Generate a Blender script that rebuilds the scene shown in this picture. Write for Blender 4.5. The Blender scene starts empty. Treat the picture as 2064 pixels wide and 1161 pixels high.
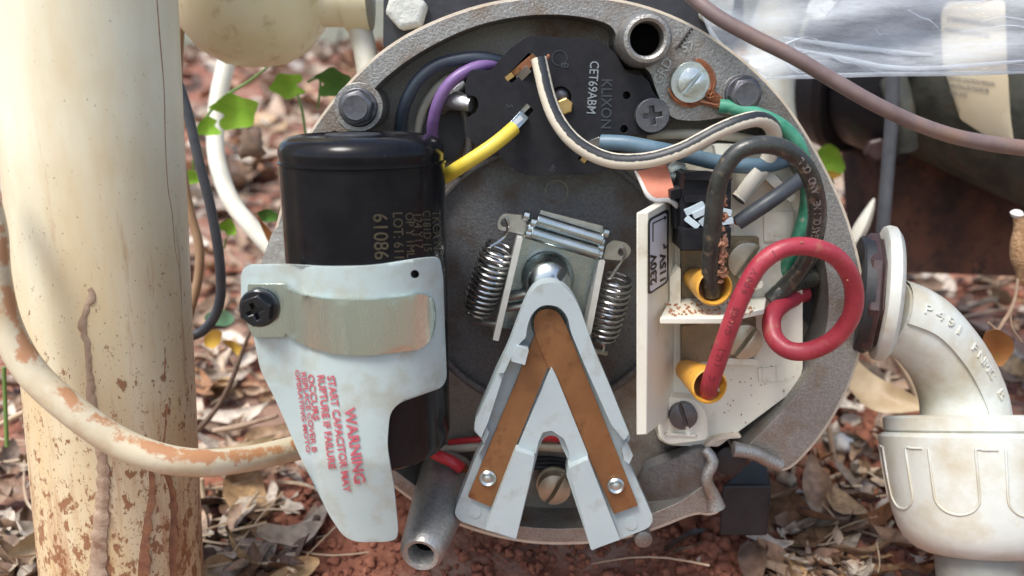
import bpy, math, random
from math import sin, cos, pi, radians, sqrt, atan2, hypot
from mathutils import Vector, noise, Matrix
from mathutils.geometry import delaunay_2d_cdt, tessellate_polygon

# ------------------------------------------------------------------ camera, light, exposure
SC = bpy.context.scene
COL = SC.collection
U = 1 / 7000.0            # one working unit (0.143 mm) in metres
TH = radians(14)          # camera looks down by this much
F = 1620.0                # distance from lens to the motor face, working units
CAM = Vector((0, -F * cos(TH), F * sin(TH)))
cd = bpy.data.cameras.new('camera'); co = bpy.data.objects.new('camera', cd); COL.objects.link(co)
co.location = CAM * U; co.rotation_euler = (radians(90) - TH, 0, 0)
cd.sensor_width = 36; cd.lens = 36 * F / 2064.0; cd.clip_start = 0.005; cd.clip_end = 500
cd.dof.use_dof = True; cd.dof.focus_distance = 1560 * U; cd.dof.aperture_fstop = 11.5
SC.camera = co
W = bpy.data.worlds.new('World'); SC.world = W; W.use_nodes = True
SUN_EL, SUN_AZ = radians(60), radians(-142)      # azimuth: from +Y (into the scene) towards +X
nt = W.node_tree; bg = nt.nodes['Background']
sk = nt.nodes.new('ShaderNodeTexSky'); sk.sky_type = 'NISHITA'; sk.sun_disc = False
sk.sun_elevation = SUN_EL; sk.sun_rotation = SUN_AZ; sk.dust_density = 3.0; sk.air_density = 1.0; sk.ozone_density = 0.6
nt.links.new(sk.outputs[0], bg.inputs[0]); bg.inputs[1].default_value = 0.108
sl = bpy.data.lights.new('sun', 'SUN'); so = bpy.data.objects.new('sun', sl); COL.objects.link(so)
sl.energy = 1.5; sl.angle = radians(18); sl.color = (1.0, 0.985, 0.95)
so.rotation_euler = Vector((-sin(SUN_AZ) * cos(SUN_EL), -cos(SUN_AZ) * cos(SUN_EL), -sin(SUN_EL))).to_track_quat('-Z', 'Y').to_euler()
SC.view_settings.view_transform = 'Standard'; SC.view_settings.look = 'None'
SC.view_settings.exposure = 1.25; SC.view_settings.gamma = 1; SC.view_settings.use_curve_mapping = False
SC.render.engine = 'CYCLES'

# ------------------------------------------------------------------ pixel -> place helpers
def ray(px, py):
    a = (px - 1032) / F; b = (580.5 - py) / F
    return Vector((a, cos(TH) + b * sin(TH), -sin(TH) + b * cos(TH)))
def P(px, py, Y):
    d = ray(px, py); return CAM + d * ((Y - CAM.y) / d.y)
def PZ(px, py, z):
    d = ray(px, py); return CAM + d * ((z - CAM.z) / d.z)
def T(px, py, Y):
    d = ray(px, py); return (Y - CAM.y) / d.y / F

def chaikin(pts, n=2, closed=True):
    for _ in range(n):
        q = []
        m = len(pts)
        for i in range(m if closed else m - 1):
            a = pts[i]; b = pts[(i + 1) % m]
            q.append(tuple(a[k] * .75 + b[k] * .25 for k in range(len(a))))
            q.append(tuple(a[k] * .25 + b[k] * .75 for k in range(len(a))))
        if not closed: q = [pts[0]] + q + [pts[-1]]
        pts = q
    return pts
def rnd_poly(pts, r, n=4):
    out = []; m = len(pts)
    for i in range(m):
        p = Vector(pts[i][:2]); a = Vector(pts[i - 1][:2]); b = Vector(pts[(i + 1) % m][:2])
        rr = pts[i][2] if len(pts[i]) > 2 else r
        da = (a - p); db = (b - p)
        if da.length < 1e-6 or db.length < 1e-6 or rr <= 0: out.append((p.x, p.y)); continue
        ra = min(rr, da.length * .45); rb = min(rr, db.length * .45)
        s = p + da.normalized() * ra; e = p + db.normalized() * rb
        for k in range(n + 1):
            t = k / n; q = s * (1 - t) ** 2 + p * 2 * t * (1 - t) + e * t * t
            out.append((q.x, q.y))
    return out
def circ(cx, cy, r, n=28, ry=None, a0=0):
    ry = ry or r
    return [(cx + r * cos(a0 + 2 * pi * i / n), cy + ry * sin(a0 + 2 * pi * i / n)) for i in range(n)]
def inside(x, y, poly):
    c = False; j = len(poly) - 1
    for i in range(len(poly)):
        xi, yi = poly[i]; xj, yj = poly[j]
        if (yi > y) != (yj > y) and x < (xj - xi) * (y - yi) / (yj - yi) + xi: c = not c
        j = i
    return c
def catmull(pts, step=8):
    out = []
    n = len(pts)
    for i in range(n - 1):
        p0 = pts[max(i - 1, 0)]; p1 = pts[i]; p2 = pts[i + 1]; p3 = pts[min(i + 2, n - 1)]
        L = (Vector(p2[:3]) - Vector(p1[:3])).length; m = max(2, int(L / step))
        for k in range(m):
            t = k / m
            out.append([0.5 * (2 * b + (c - a) * t + (2 * a - 5 * b + 4 * c - d) * t * t + (3 * b - a - 3 * c + d) * t ** 3)
                        for a, b, c, d in zip(p0, p1, p2, p3)])
    out.append(list(pts[-1]))
    return out

# ------------------------------------------------------------------ object helpers
WL = {}
def tag(o, label=None, cat=None, group=None, kind=None):
    if label: o['label'] = label
    if cat: o['category'] = cat
    if group: o['group'] = group
    if kind: o['kind'] = kind
    return o
def thing(name, loc, label, cat, group=None):
    o = bpy.data.objects.new(name, None); COL.objects.link(o); o.empty_display_size = .005
    o.location = Vector(loc) * U; WL[o.name] = Vector(loc)
    return tag(o, label, cat, group)
class MB:
    def __init__(s): s.v = []; s.f = []; s.uv = []; s.attr = []
    def add(s, vs, fs, uvs=None, a=None):
        b = len(s.v); s.v += [Vector(v) for v in vs]
        for k, f in enumerate(fs):
            s.f.append([b + i for i in f])
            s.uv.append(uvs[k] if uvs else None)
            if a is not None: s.attr.append(a)
        return s
    def build(s, name, mat, parent=None, ang=38, bevel=0, label=None, seg=2, flat=False):
        lo = Vector((min(v.x for v in s.v), min(v.y for v in s.v), min(v.z for v in s.v)))
        hi = Vector((max(v.x for v in s.v), max(v.y for v in s.v), max(v.z for v in s.v)))
        c = (lo + hi) / 2
        if parent is None: c.z = lo.z
        me = bpy.data.meshes.new(name)
        me.from_pydata([(v - c) * U for v in s.v], [], s.f)
        if any(s.uv):
            ul = me.uv_layers.new(name='UVMap'); k = 0
            for p, uu in zip(me.polygons, s.uv):
                for j in range(p.loop_total):
                    if uu: ul.data[p.loop_start + j].uv = uu[j]
        if s.attr:
            at = me.attributes.new('rnd', 'FLOAT', 'FACE')
            at.data.foreach_set('value', s.attr)
        me.validate(); me.update()
        if not flat:
            me.shade_smooth(); me.set_sharp_from_angle(angle=radians(ang))
        me.materials.append(mat)
        o = bpy.data.objects.new(name, me); COL.objects.link(o)
        pw = WL[parent.name] if parent else Vector((0, 0, 0))
        if parent: o.parent = parent
        o.location = (c - pw) * U; WL[o.name] = c
        if bevel:
            m = o.modifiers.new('bevel', 'BEVEL'); m.width = bevel * U; m.segments = seg
            m.limit_method = 'ANGLE'; m.angle_limit = radians(45); m.harden_normals = False
        if label: o['label'] = label
        return o
    # ---- shapes
    def prism(s, outer, fmap, bmap, holes=(), grid=0, back=True):
        loops = [list(outer)] + [list(h) for h in holes]
        pts = []; edges = []
        for lp in loops:
            b = len(pts); n = len(lp); pts += [(p[0], p[1]) for p in lp]
            edges += [(b + i, b + (i + 1) % n) for i in range(n)]
        if grid:
            x0 = min(p[0] for p in outer); x1 = max(p[0] for p in outer); y0 = min(p[1] for p in outer); y1 = max(p[1] for p in outer)
            x = x0 + grid / 2
            while x < x1:
                y = y0 + grid / 2
                while y < y1:
                    if inside(x, y, loops[0]) and not any(inside(x, y, h) for h in loops[1:]): pts.append((x, y))
                    y += grid
                x += grid
        vo, eo, fo, ov, oe, of = delaunay_2d_cdt([Vector(p) for p in pts], edges, [], 0, 1e-4)
        tri = []
        for f in fo:
            cx = sum(vo[i].x for i in f) / len(f); cy = sum(vo[i].y for i in f) / len(f)
            if inside(cx, cy, loops[0]) and not any(inside(cx, cy, h) for h in loops[1:]): tri.append(list(f))
        fr = [fmap(p.x, p.y) for p in vo]; bk = [bmap(p.x, p.y) for p in vo]
        nv = len(vo); faces = []
        cnt = {}
        for f in tri:
            for i in range(3):
                e = (f[i], f[(i + 1) % 3]); cnt[e] = 1
        # orientation: make front faces point to the side away from the back
        if tri:
            f = max(tri, key=lambda f: ((fr[f[1]] - fr[f[0]]).cross(fr[f[2]] - fr[f[0]])).length)
            nrm = (fr[f[1]] - fr[f[0]]).cross(fr[f[2]] - fr[f[0]])
            flip = nrm.dot(fr[f[0]] - bk[f[0]]) < 0
        else: flip = False
        for f in tri:
            faces.append(f[::-1] if flip else f)
            if back: faces.append([i + nv for i in (f if flip else f[::-1])])
        for (a, b) in cnt:
            if (b, a) not in cnt:
                q = [b, a, a + nv, b + nv]
                faces.append(q[::-1] if flip else q)
        return s.add(fr + bk, faces)
    def slab(s, outer, Yf, Yb, holes=(), grid=0):
        if callable(Yf):
            f = lambda x, y: P(x, y, Yf(x, y))
            b = (lambda x, y: P(x, y, Yf(x, y)) + Vector((0, Yb, 0)))     # Yb = thickness here
        else:
            f = lambda x, y: P(x, y, Yf)
            b = lambda x, y: (lambda p: Vector((p.x, Yb, p.z)))(P(x, y, Yf))
        return s.prism(outer, f, b, holes, grid)
    def local(s, outer, o, ex, ey, en, h0, h1, holes=(), grid=0, hf=None):
        o = Vector(o); ex = Vector(ex); ey = Vector(ey); en = Vector(en)
        f = lambda x, y: o + ex * x + ey * y + en * (h1 + (hf(x, y) if hf else 0))
        b = lambda x, y: o + ex * x + ey * y + en * h0
        return s.prism(outer, f, b, holes, grid)
    def tube(s, pts, r=None, n=14, step=8, px=True, cap=True, flat=1.0):
        # pts: (px,py,Y[,r]) or world points when px=False
        w = []
        for p in pts:
            rr = p[3] if len(p) > 3 else r
            if px: q = P(*p[:3]); rr = rr * T(*p[:3])
            else: q = Vector(p[:3])
            w.append([q.x, q.y, q.z, rr])
        c = catmull(w, step) if len(w) > 2 else w
        cs = [Vector(q[:3]) for q in c]
        vs = []; t0 = (cs[1] - cs[0]).normalized(); nn = t0.orthogonal().normalized()
        if abs(t0.y) < .9:
            nn = (Vector((0, -1, 0)) - t0 * t0.dot(Vector((0, -1, 0)))).normalized()
        L = [0]
        for i in range(len(cs)):
            t = (cs[min(i + 1, len(cs) - 1)] - cs[max(i - 1, 0)])
            t = t.normalized() if t.length > 1e-9 else t0
            nn = (nn - t * nn.dot(t)); nn = nn.normalized() if nn.length > 1e-6 else t.orthogonal().normalized()
            b = t.cross(nn)
            for k in range(n):
                a = 2 * pi * k / n; vs.append(cs[i] + (nn * cos(a) * flat + b * sin(a)) * c[i][3])
            if i: L.append(L[-1] + (cs[i] - cs[i - 1]).length)
        fs = []; uv = []
        for i in range(len(cs) - 1):
            for k in range(n):
                k2 = (k + 1) % n
                fs.append([i * n + k, i * n + k2, (i + 1) * n + k2, (i + 1) * n + k])
                uv.append([(k / n, L[i] / 100), ((k + 1) / n, L[i] / 100), ((k + 1) / n, L[i + 1] / 100), (k / n, L[i + 1] / 100)])
        if cap:
            fs.append(list(range(n))[::-1]); uv.append([(0, 0)] * n)
            m = (len(cs) - 1) * n
            fs.append([m + k for k in range(n)]); uv.append([(0, 0)] * n)
        return s.add(vs, fs, uv)
    def lathe(s, c, ax, prof, n=36, sx=1.0):
        c = Vector(c); ax = Vector(ax).normalized()
        e = Vector((1, 0, 0)) if abs(ax.x) < .8 else Vector((0, 0, 1))
        e = (e - ax * e.dot(ax)).normalized(); g = ax.cross(e)
        vs = []; fs = []; uv = []
        for (r, h) in prof:
            for k in range(n):
                a = 2 * pi * k / n; vs.append(c + ax * h + (e * cos(a) * sx + g * sin(a)) * max(r, .01))
        for i in range(len(prof) - 1):
            for k in range(n):
                k2 = (k + 1) % n
                fs.append([i * n + k, i * n + k2, (i + 1) * n + k2, (i + 1) * n + k])
        fs.append(list(range(n))[::-1]); m = (len(prof) - 1) * n; fs.append([m + k for k in range(n)])
        return s.add(vs, fs)
    def hexhead(s, c, ax, r, h, rot=0, ch=.12):
        c = Vector(c); ax = Vector(ax).normalized()
        e = Vector((1, 0, 0)); e = (e - ax * e.dot(ax)).normalized(); g = ax.cross(e)
        vs = []; fs = []
        for rr, hh in ((r, 0), (r, h * (1 - ch)), (r * .86, h)):
            for k in range(6):
                a = rot + pi / 3 * k; vs.append(c + ax * hh + (e * cos(a) + g * sin(a)) * rr)
        for i in range(2):
            for k in range(6): k2 = (k + 1) % 6; fs.append([i * 6 + k, i * 6 + k2, (i + 1) * 6 + k2, (i + 1) * 6 + k])
        fs.append([12 + k for k in range(6)]); fs.append(list(range(6))[::-1])
        return s.add(vs, fs)

TXT = {}
def text_mesh(body, size, bold=0):
    cu = bpy.data.curves.new('lettering', 'FONT'); cu.body = body; cu.size = size; cu.resolution_u = 4; cu.offset = bold * .35
    o = bpy.data.objects.new('lettering', cu); COL.objects.link(o)
    bpy.context.view_layer.update()
    dg = bpy.context.evaluated_depsgraph_get(); me = bpy.data.meshes.new_from_object(o.evaluated_get(dg))
    vs = [(v.co.x, v.co.y) for v in me.vertices]; fs = [list(p.vertices) for p in me.polygons]
    bpy.data.objects.remove(o); bpy.data.curves.remove(cu); bpy.data.meshes.remove(me)
    return vs, fs
def text(body, size, fmap, mat, parent, name='lettering', sx=1.0, bold=0, depth=0):
    vs, fs = text_mesh(body, size, bold)
    m = MB(); m.add([fmap(x * sx, y, 0) for x, y in vs], fs)
    return m.build(name, mat, parent, flat=True)
def dirmap(px, py, ang, Yfn, off=1.6):
    # text direction on the image given by ang (degrees, 0 = right, -90 = downwards)
    a = radians(ang); dx, dy = cos(a), -sin(a); ux, uy = -sin(a), -cos(a)
    def f(u, v, k=0):
        x = px + dx * u + ux * v; y = py + dy * u + uy * v
        Y = Yfn(x, y) if callable(Yfn) else Yfn
        return P(x, y, Y - off - k)
    return f

# ------------------------------------------------------------------ materials
def mat(name, c1, c2=None, sc=.02, rough=.5, metal=0, bump=0, bsc=.3, c3=None, sc3=.006, cov3=.5, r2=None, spec=None, coat=0, sss=0,
        trans=0, soft3=.08, tint_src=None, stretch=None, alpha=None, detail=6):
    m = bpy.data.materials.new(name); m.use_nodes = True; N = m.node_tree.nodes; L = m.node_tree.links
    b = N['Principled BSDF']; tc = N.new('ShaderNodeTexCoord'); out = tc.outputs['Object']
    if stretch:
        mp = N.new('ShaderNodeMapping'); mp.inputs['Scale'].default_value = stretch; L.new(out, mp.inputs[0]); out = mp.outputs[0]
    def nz(scale, det=detail, ro=.6):
        n = N.new('ShaderNodeTexNoise'); n.inputs['Scale'].default_value = scale / U; n.inputs['Detail'].default_value = det
        n.inputs['Roughness'].default_value = ro; L.new(out, n.inputs['Vector']); return n.outputs['Fac']
    def ramp(f, a, z, ca, cz):
        r = N.new('ShaderNodeValToRGB'); r.color_ramp.elements[0].position = a; r.color_ramp.elements[1].position = z
        r.color_ramp.elements[0].color = (*ca, 1); r.color_ramp.elements[1].color = (*cz, 1); L.new(f, r.inputs[0]); return r.outputs[0]
    col = None
    if c2: col = ramp(nz(sc), .35, .68, c1, c2)
    if c3:
        f = nz(sc3); g = ramp(f, 1 - cov3 - soft3 * .5, 1 - cov3 + soft3 * .5, (0, 0, 0), (1, 1, 1))
        mx = N.new('ShaderNodeMix'); mx.data_type = 'RGBA'; L.new(g, mx.inputs[0])
        if col: L.new(col, mx.inputs[6])
        else: mx.inputs[6].default_value = (*c1, 1)
        mx.inputs[7].default_value = (*c3, 1); col = mx.outputs[2]
    if col: L.new(col, b.inputs['Base Color'])
    else: b.inputs['Base Color'].default_value = (*c1, 1)
    b.inputs['Roughness'].default_value = rough; b.inputs['Metallic'].default_value = metal
    if r2 is not None:
        mr = N.new('ShaderNodeMapRange'); L.new(nz(sc * 2.3), mr.inputs[0]); mr.inputs[1].default_value = .3; mr.inputs[2].default_value = .7
        mr.inputs[3].default_value = rough; mr.inputs[4].default_value = r2; L.new(mr.outputs[0], b.inputs['Roughness'])
    if bump:
        bp = N.new('ShaderNodeBump'); bp.inputs['Strength'].default_value = 1; bp.inputs['Distance'].default_value = bump * U
        L.new(nz(bsc, 3), bp.inputs['Height']); L.new(bp.outputs[0], b.inputs['Normal'])
    if spec is not None: b.inputs['Specular IOR Level'].default_value = spec
    if coat: b.inputs['Coat Weight'].default_value = coat; b.inputs['Coat Roughness'].default_value = .1
    if sss: b.inputs['Subsurface Weight'].default_value = sss; b.inputs['Subsurface Radius'].default_value = (.002, .002, .002); b.inputs['Subsurface Scale'].default_value = .6
    m['b'] = 1
    return m
def stripe_mat(name, base, stripe, lo, hi, rough=.45):
    m = mat(name, base, rough=rough, bump=.5, bsc=.1); N = m.node_tree.nodes; L = m.node_tree.links; b = N['Principled BSDF']
    uv = N.new('ShaderNodeUVMap'); sp = N.new('ShaderNodeSeparateXYZ'); L.new(uv.outputs[0], sp.inputs[0])
    nz = N.new('ShaderNodeTexNoise'); nz.inputs['Scale'].default_value = .12 / U; tc = N.new('ShaderNodeTexCoord'); L.new(tc.outputs['Object'], nz.inputs[0])
    a1 = N.new('ShaderNodeMath'); a1.operation = 'MULTIPLY_ADD'; L.new(nz.outputs[0], a1.inputs[0]); a1.inputs[1].default_value = .05; L.new(sp.outputs[0], a1.inputs[2])
    fr = N.new('ShaderNodeMath'); fr.operation = 'ADD'; L.new(a1.outputs[0], fr.inputs[0]); fr.inputs[1].default_value = .5
    f2 = N.new('ShaderNodeMath'); f2.operation = 'FRACT'; L.new(fr.outputs[0], f2.inputs[0])
    c = ((lo + hi) / 2 + .5 + .025) % 1; w = (hi - lo) / 2
    a2 = N.new('ShaderNodeMath'); a2.operation = 'SUBTRACT'; L.new(f2.outputs[0], a2.inputs[0]); a2.inputs[1].default_value = c
    a3 = N.new('ShaderNodeMath'); a3.operation = 'ABSOLUTE'; L.new(a2.outputs[0], a3.inputs[0])
    rp = N.new('ShaderNodeValToRGB'); rp.color_ramp.elements[0].position = max(w - .008, 0); rp.color_ramp.elements[1].position = w + .008
    rp.color_ramp.elements[0].color = (*stripe, 1); rp.color_ramp.elements[1].color = (*base, 1)
    L.new(a3.outputs[0], rp.inputs[0]); L.new(rp.outputs[0], b.inputs['Base Color'])
    return m
def cable_dirt(m, centre, half, colr, thr):
    N = m.node_tree.nodes; L = m.node_tree.links; b = N['Principled BSDF']
    uv = N.new('ShaderNodeUVMap'); sp = N.new('ShaderNodeSeparateXYZ'); L.new(uv.outputs[0], sp.inputs[0])
    a2 = N.new('ShaderNodeMath'); a2.operation = 'SUBTRACT'; L.new(sp.outputs[0], a2.inputs[0]); a2.inputs[1].default_value = centre
    a3 = N.new('ShaderNodeMath'); a3.operation = 'ABSOLUTE'; L.new(a2.outputs[0], a3.inputs[0])
    r1 = N.new('ShaderNodeMapRange'); L.new(a3.outputs[0], r1.inputs[0]); r1.inputs[1].default_value = half; r1.inputs[2].default_value = half * .2; r1.inputs[3].default_value = 0; r1.inputs[4].default_value = .22
    tc = N.new('ShaderNodeTexCoord'); nz = N.new('ShaderNodeTexNoise'); nz.inputs['Scale'].default_value = .02 / U; nz.inputs['Detail'].default_value = 8; nz.inputs['Roughness'].default_value = .7; L.new(tc.outputs['Object'], nz.inputs[0])
    ad = N.new('ShaderNodeMath'); ad.operation = 'ADD'; L.new(r1.outputs[0], ad.inputs[0]); L.new(nz.outputs[0], ad.inputs[1])
    r2 = N.new('ShaderNodeMapRange'); L.new(ad.outputs[0], r2.inputs[0]); r2.inputs[1].default_value = thr; r2.inputs[2].default_value = thr + .08; r2.inputs[3].default_value = 0; r2.inputs[4].default_value = .85
    mx = N.new('ShaderNodeMix'); mx.data_type = 'RGBA'; L.new(r2.outputs[0], mx.inputs[0]); L.new(b.inputs['Base Color'].links[0].from_socket, mx.inputs[6]); mx.inputs[7].default_value = (*colr, 1); L.new(mx.outputs[2], b.inputs['Base Color'])
def rust_down(name, base, base2, rust, z0, z1, thr=.5, dark=(.10, .04, .025)):
    # cream plastic whose splashed soil gets denser towards the ground (the dirt's own height, object space)
    m = mat(name, base, base2, sc=.0035, rough=.38, bump=.6, bsc=.02); N = m.node_tree.nodes; L = m.node_tree.links; b = N['Principled BSDF']
    tc = N.new('ShaderNodeTexCoord'); sp = N.new('ShaderNodeSeparateXYZ'); L.new(tc.outputs['Object'], sp.inputs[0])
    mr = N.new('ShaderNodeMapRange'); L.new(sp.outputs[2], mr.inputs[0]); mr.inputs[1].default_value = z0 * U; mr.inputs[2].default_value = z1 * U
    mr.inputs[3].default_value = .30; mr.inputs[4].default_value = 0
    def layer(scale, st, t, colr, prev, amt=1.0, soft=.05, det=5):
        mp = N.new('ShaderNodeMapping'); mp.inputs['Scale'].default_value = st; L.new(tc.outputs['Object'], mp.inputs[0])
        n = N.new('ShaderNodeTexNoise'); n.inputs['Scale'].default_value = scale / U; n.inputs['Detail'].default_value = det; n.inputs['Roughness'].default_value = .65
        L.new(mp.outputs[0], n.inputs[0])
        ad = N.new('ShaderNodeMath'); ad.operation = 'MULTIPLY_ADD'; L.new(mr.outputs[0], ad.inputs[0]); ad.inputs[1].default_value = amt; L.new(n.outputs[0], ad.inputs[2])
        r = N.new('ShaderNodeMapRange'); L.new(ad.outputs[0], r.inputs[0]); r.inputs[1].default_value = t; r.inputs[2].default_value = t + soft
        r.inputs[3].default_value = 0; r.inputs[4].default_value = .9
        mx = N.new('ShaderNodeMix'); mx.data_type = 'RGBA'; L.new(r.outputs[0], mx.inputs[0]); L.new(prev, mx.inputs[6]); mx.inputs[7].default_value = (*colr, 1)
        return mx.outputs[2]
    prev = b.inputs['Base Color'].links[0].from_socket
    p = layer(.004, (1, 1, .22), thr - .02, (.60, .41, .18), prev, 1.0, .34)
    p = layer(.02, (1, 1, .10), thr + .13, (.40, .20, .09), p, .62, .14)
    p = layer(.05, (1, 1, .6), thr + .20, (.26, .11, .05), p, .95, .05)
    p = layer(.22, (1, 1, .5), thr + .135, (.17, .075, .035), p, .36, .04)
    L.new(p, b.inputs['Base Color'])
    return m

M = {}
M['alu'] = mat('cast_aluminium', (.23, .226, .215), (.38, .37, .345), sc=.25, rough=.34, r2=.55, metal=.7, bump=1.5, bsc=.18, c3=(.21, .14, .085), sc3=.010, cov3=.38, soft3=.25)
M['alu_mid'] = mat('cast_aluminium_mid', (.30, .30, .28), (.44, .43, .40), sc=.15, rough=.36, r2=.5, metal=.7, bump=1.2, bsc=.18)  # lighter tone of the casting, no brown patches
M['alu_dark'] = mat('cast_aluminium_dark', (.12, .122, .125), (.19, .19, .188), sc=.15, rough=.45, r2=.6, metal=.35, bump=1.6, bsc=.2, c3=(.11, .08, .06), sc3=.01, cov3=.42, soft3=.2)  # darker, slightly bluish tone for the hub recess and port wall
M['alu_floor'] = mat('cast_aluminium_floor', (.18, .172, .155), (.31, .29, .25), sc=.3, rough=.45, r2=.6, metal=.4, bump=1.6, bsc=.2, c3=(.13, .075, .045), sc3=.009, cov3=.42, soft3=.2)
M['alu_bright'] = mat('bright_aluminium', (.5, .5, .48), (.68, .68, .66), sc=.05, rough=.3, r2=.45, metal=.85, bump=1.5, bsc=.1)
M['beige_paint'] = mat('beige_shell_paint', (.55, .47, .36), (.66, .58, .46), sc=.05, rough=.5)
M['black'] = mat('black_moulded_plastic', (.011, .011, .014), (.018, .018, .021), sc=.04, rough=.42, r2=.55, bump=.25, bsc=.3, spec=.25)
M['blackgloss'] = mat('black_capacitor_sleeve', (.006, .006, .008), (.011, .011, .013), sc=.02, rough=.14, r2=.22, bump=.4, bsc=.012, spec=.2, c3=(.05, .05, .05), sc3=.22, cov3=.30, soft3=.03)
M['blackscrew'] = mat('black_oxide_steel', (.012, .012, .016), rough=.18, metal=.3, bump=.8, bsc=.08, coat=.5)
M['steel_dark'] = mat('dark_steel', (.10, .10, .11), (.15, .15, .16), sc=.06, rough=.4, metal=.7, bump=.6, bsc=.1)
M['cover'] = mat('translucent_fibre_cover', (.40, .485, .475), (.45, .525, .51), sc=.006, rough=.42, r2=.5, bump=.5, bsc=.03, c3=(.36, .37, .31), sc3=.016, cov3=.42, soft3=.22, sss=.25)
M['red_ink'] = mat('red_ink', (.45, .06, .085), (.46, .15, .165), sc=.1, rough=.5)
M['gold_ink'] = mat('faded_gold_ink', (.085, .068, .04), (.04, .033, .02), sc=.1, rough=.4)
M['white_ink'] = mat('pale_ink', (.16, .19, .21), (.27, .30, .32), sc=.3, rough=.5)
M['emboss'] = mat('moulded_lettering', (.035, .042, .05), rough=.45)
M['ink'] = mat('black_ink', (.02, .015, .015), rough=.5)
M['wire_print'] = mat('faded_cable_print', (.20, .19, .17), (.32, .30, .27), sc=.2, rough=.6)
M['dark_print'] = mat('dark_cable_print', (.16, .02, .03), rough=.6)
M['zinc'] = mat('zinc_plate', (.36, .43, .45), (.56, .57, .50), sc=.012, rough=.22, r2=.34, metal=1, bump=.3, bsc=.05, c3=(.40, .50, .62), sc3=.01, cov3=.38, soft3=.2)
M['zinc_dull'] = mat('dull_plated_steel', (.40, .40, .36), (.52, .51, .46), sc=.03, rough=.32, r2=.45, metal=.9, bump=.5, bsc=.08)
M['strap'] = mat('plated_strap', (.60, .68, .64), (.66, .74, .68), sc=.012, rough=.24, r2=.30, metal=1, bump=4, bsc=.012, stretch=(1.2, 1.2, .12))
M['spring'] = mat('spring_steel', (.42, .43, .43), (.55, .55, .54), sc=.04, rough=.25, metal=1)
M['rail'] = mat('rail_edge', (.66, .66, .62), (.75, .75, .72), sc=.05, rough=.35, metal=.6)
M['act'] = mat('pale_grey_nylon', (.33, .39, .40), (.37, .43, .44), sc=.01, rough=.42, r2=.55, bump=.3, bsc=.08, c3=(.27, .28, .25), sc3=.02, cov3=.36, soft3=.2)
M['copper'] = mat('tarnished_copper_strip', (.22, .105, .045), (.30, .15, .065), sc=.012, rough=.38, r2=.5, metal=.55, bump=.3, bsc=.08, c3=(.15, .07, .03), sc3=.02, cov3=.36, soft3=.15)
M['brass'] = mat('brass', (.55, .36, .13), (.62, .44, .2), sc=.05, rough=.3, metal=.9)
M['cu'] = mat('bare_copper', (.40, .17, .09), (.30, .13, .07), sc=.15, rough=.4, metal=.7)
M['board'] = mat('cream_terminal_board', (.66, .635, .53), (.71, .69, .59), sc=.008, rough=.48, bump=.35, bsc=.06, c3=(.50, .43, .31), sc3=.012, cov3=.36, soft3=.15)
M['label'] = mat('silvery_label', (.62, .63, .67), (.68, .69, .72), sc=.01, rough=.45)
M['bus'] = mat('tarnished_bus_bar', (.22, .17, .11), (.30, .24, .16), sc=.02, rough=.38, r2=.5, metal=.7, bump=.4, bsc=.1, c3=(.16, .10, .06), sc3=.02, cov3=.4)
M['screw_tan'] = mat('tarnished_nickel_screw', (.46, .42, .32), (.56, .51, .40), sc=.04, rough=.38, metal=.6, bump=.4, bsc=.1)
M['screw_zinc'] = mat('zinc_screw', (.48, .52, .50), (.60, .64, .62), sc=.04, rough=.3, metal=.9, bump=.5, bsc=.1)
M['cup'] = mat('yellow_nylon_sleeve', (.60, .30, .04), (.68, .37, .06), sc=.03, rough=.35, bump=.4, bsc=.06, c3=(.35, .14, .02), sc3=.04, cov3=.36, soft3=.12, sss=.1)
M['cup_in'] = mat('dark_sleeve_bore', (.13, .045, .015), (.22, .09, .03), sc=.04, rough=.6)  # darker brown than the outside of the sleeve
M['blackcable'] = mat('aged_black_cable', (.022, .025, .023), (.048, .05, .044), sc=.03, rough=.22, r2=.42, bump=1.2, bsc=.05, c3=(.13, .10, .07), sc3=.05, cov3=.38, soft3=.08)
M['redcable'] = mat('dusty_red_cable', (.28, .022, .040), (.37, .042, .058), sc=.02, rough=.35, r2=.5, bump=.8, bsc=.06, c3=(.34, .13, .09), sc3=.03, cov3=.34, soft3=.15)
M['green'] = mat('green_cable', (.025, .17, .10), (.09, .33, .22), sc=.03, rough=.35, bump=.4, bsc=.06, c3=(.30, .36, .26), sc3=.05, cov3=.34)
M['yellow'] = mat('yellow_wire', (.62, .47, .045), (.70, .56, .08), sc=.03, rough=.42, bump=.3, bsc=.1)
M['purple'] = mat('purple_wire', (.16, .085, .24), (.21, .125, .30), sc=.03, rough=.4, bump=.3, bsc=.1)
M['navy'] = mat('navy_wire', (.028, .040, .058), (.05, .065, .085), sc=.03, rough=.4, bump=.3, bsc=.1)
M['charcoal'] = mat('charcoal_sleeve', (.035, .042, .052), (.055, .062, .072), sc=.04, rough=.45, bump=.3, bsc=.1)
M['blue'] = mat('blue_wire', (.075, .135, .18), (.12, .19, .245), sc=.02, rough=.45, bump=.3, bsc=.1, c3=(.06, .09, .12), sc3=.01, cov3=.38, soft3=.2)
M['offwhite'] = mat('off_white_wire', (.55, .52, .42), (.45, .41, .31), sc=.02, rough=.45)
M['whitewire'] = stripe_mat('white_wire_black_stripe', (.66, .60, .48), (.02, .023, .026), .865, 1.035)
M['whitewire_plain'] = mat('white_wire', (.66, .62, .52), (.72, .68, .58), sc=.02, rough=.4)
M['redwire'] = mat('red_wire', (.50, .02, .03), (.58, .04, .05), sc=.02, rough=.35)
M['orange_card'] = mat('orange_card', (.60, .20, .12), (.66, .26, .17), sc=.03, rough=.7, bump=.5, bsc=.1)
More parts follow.
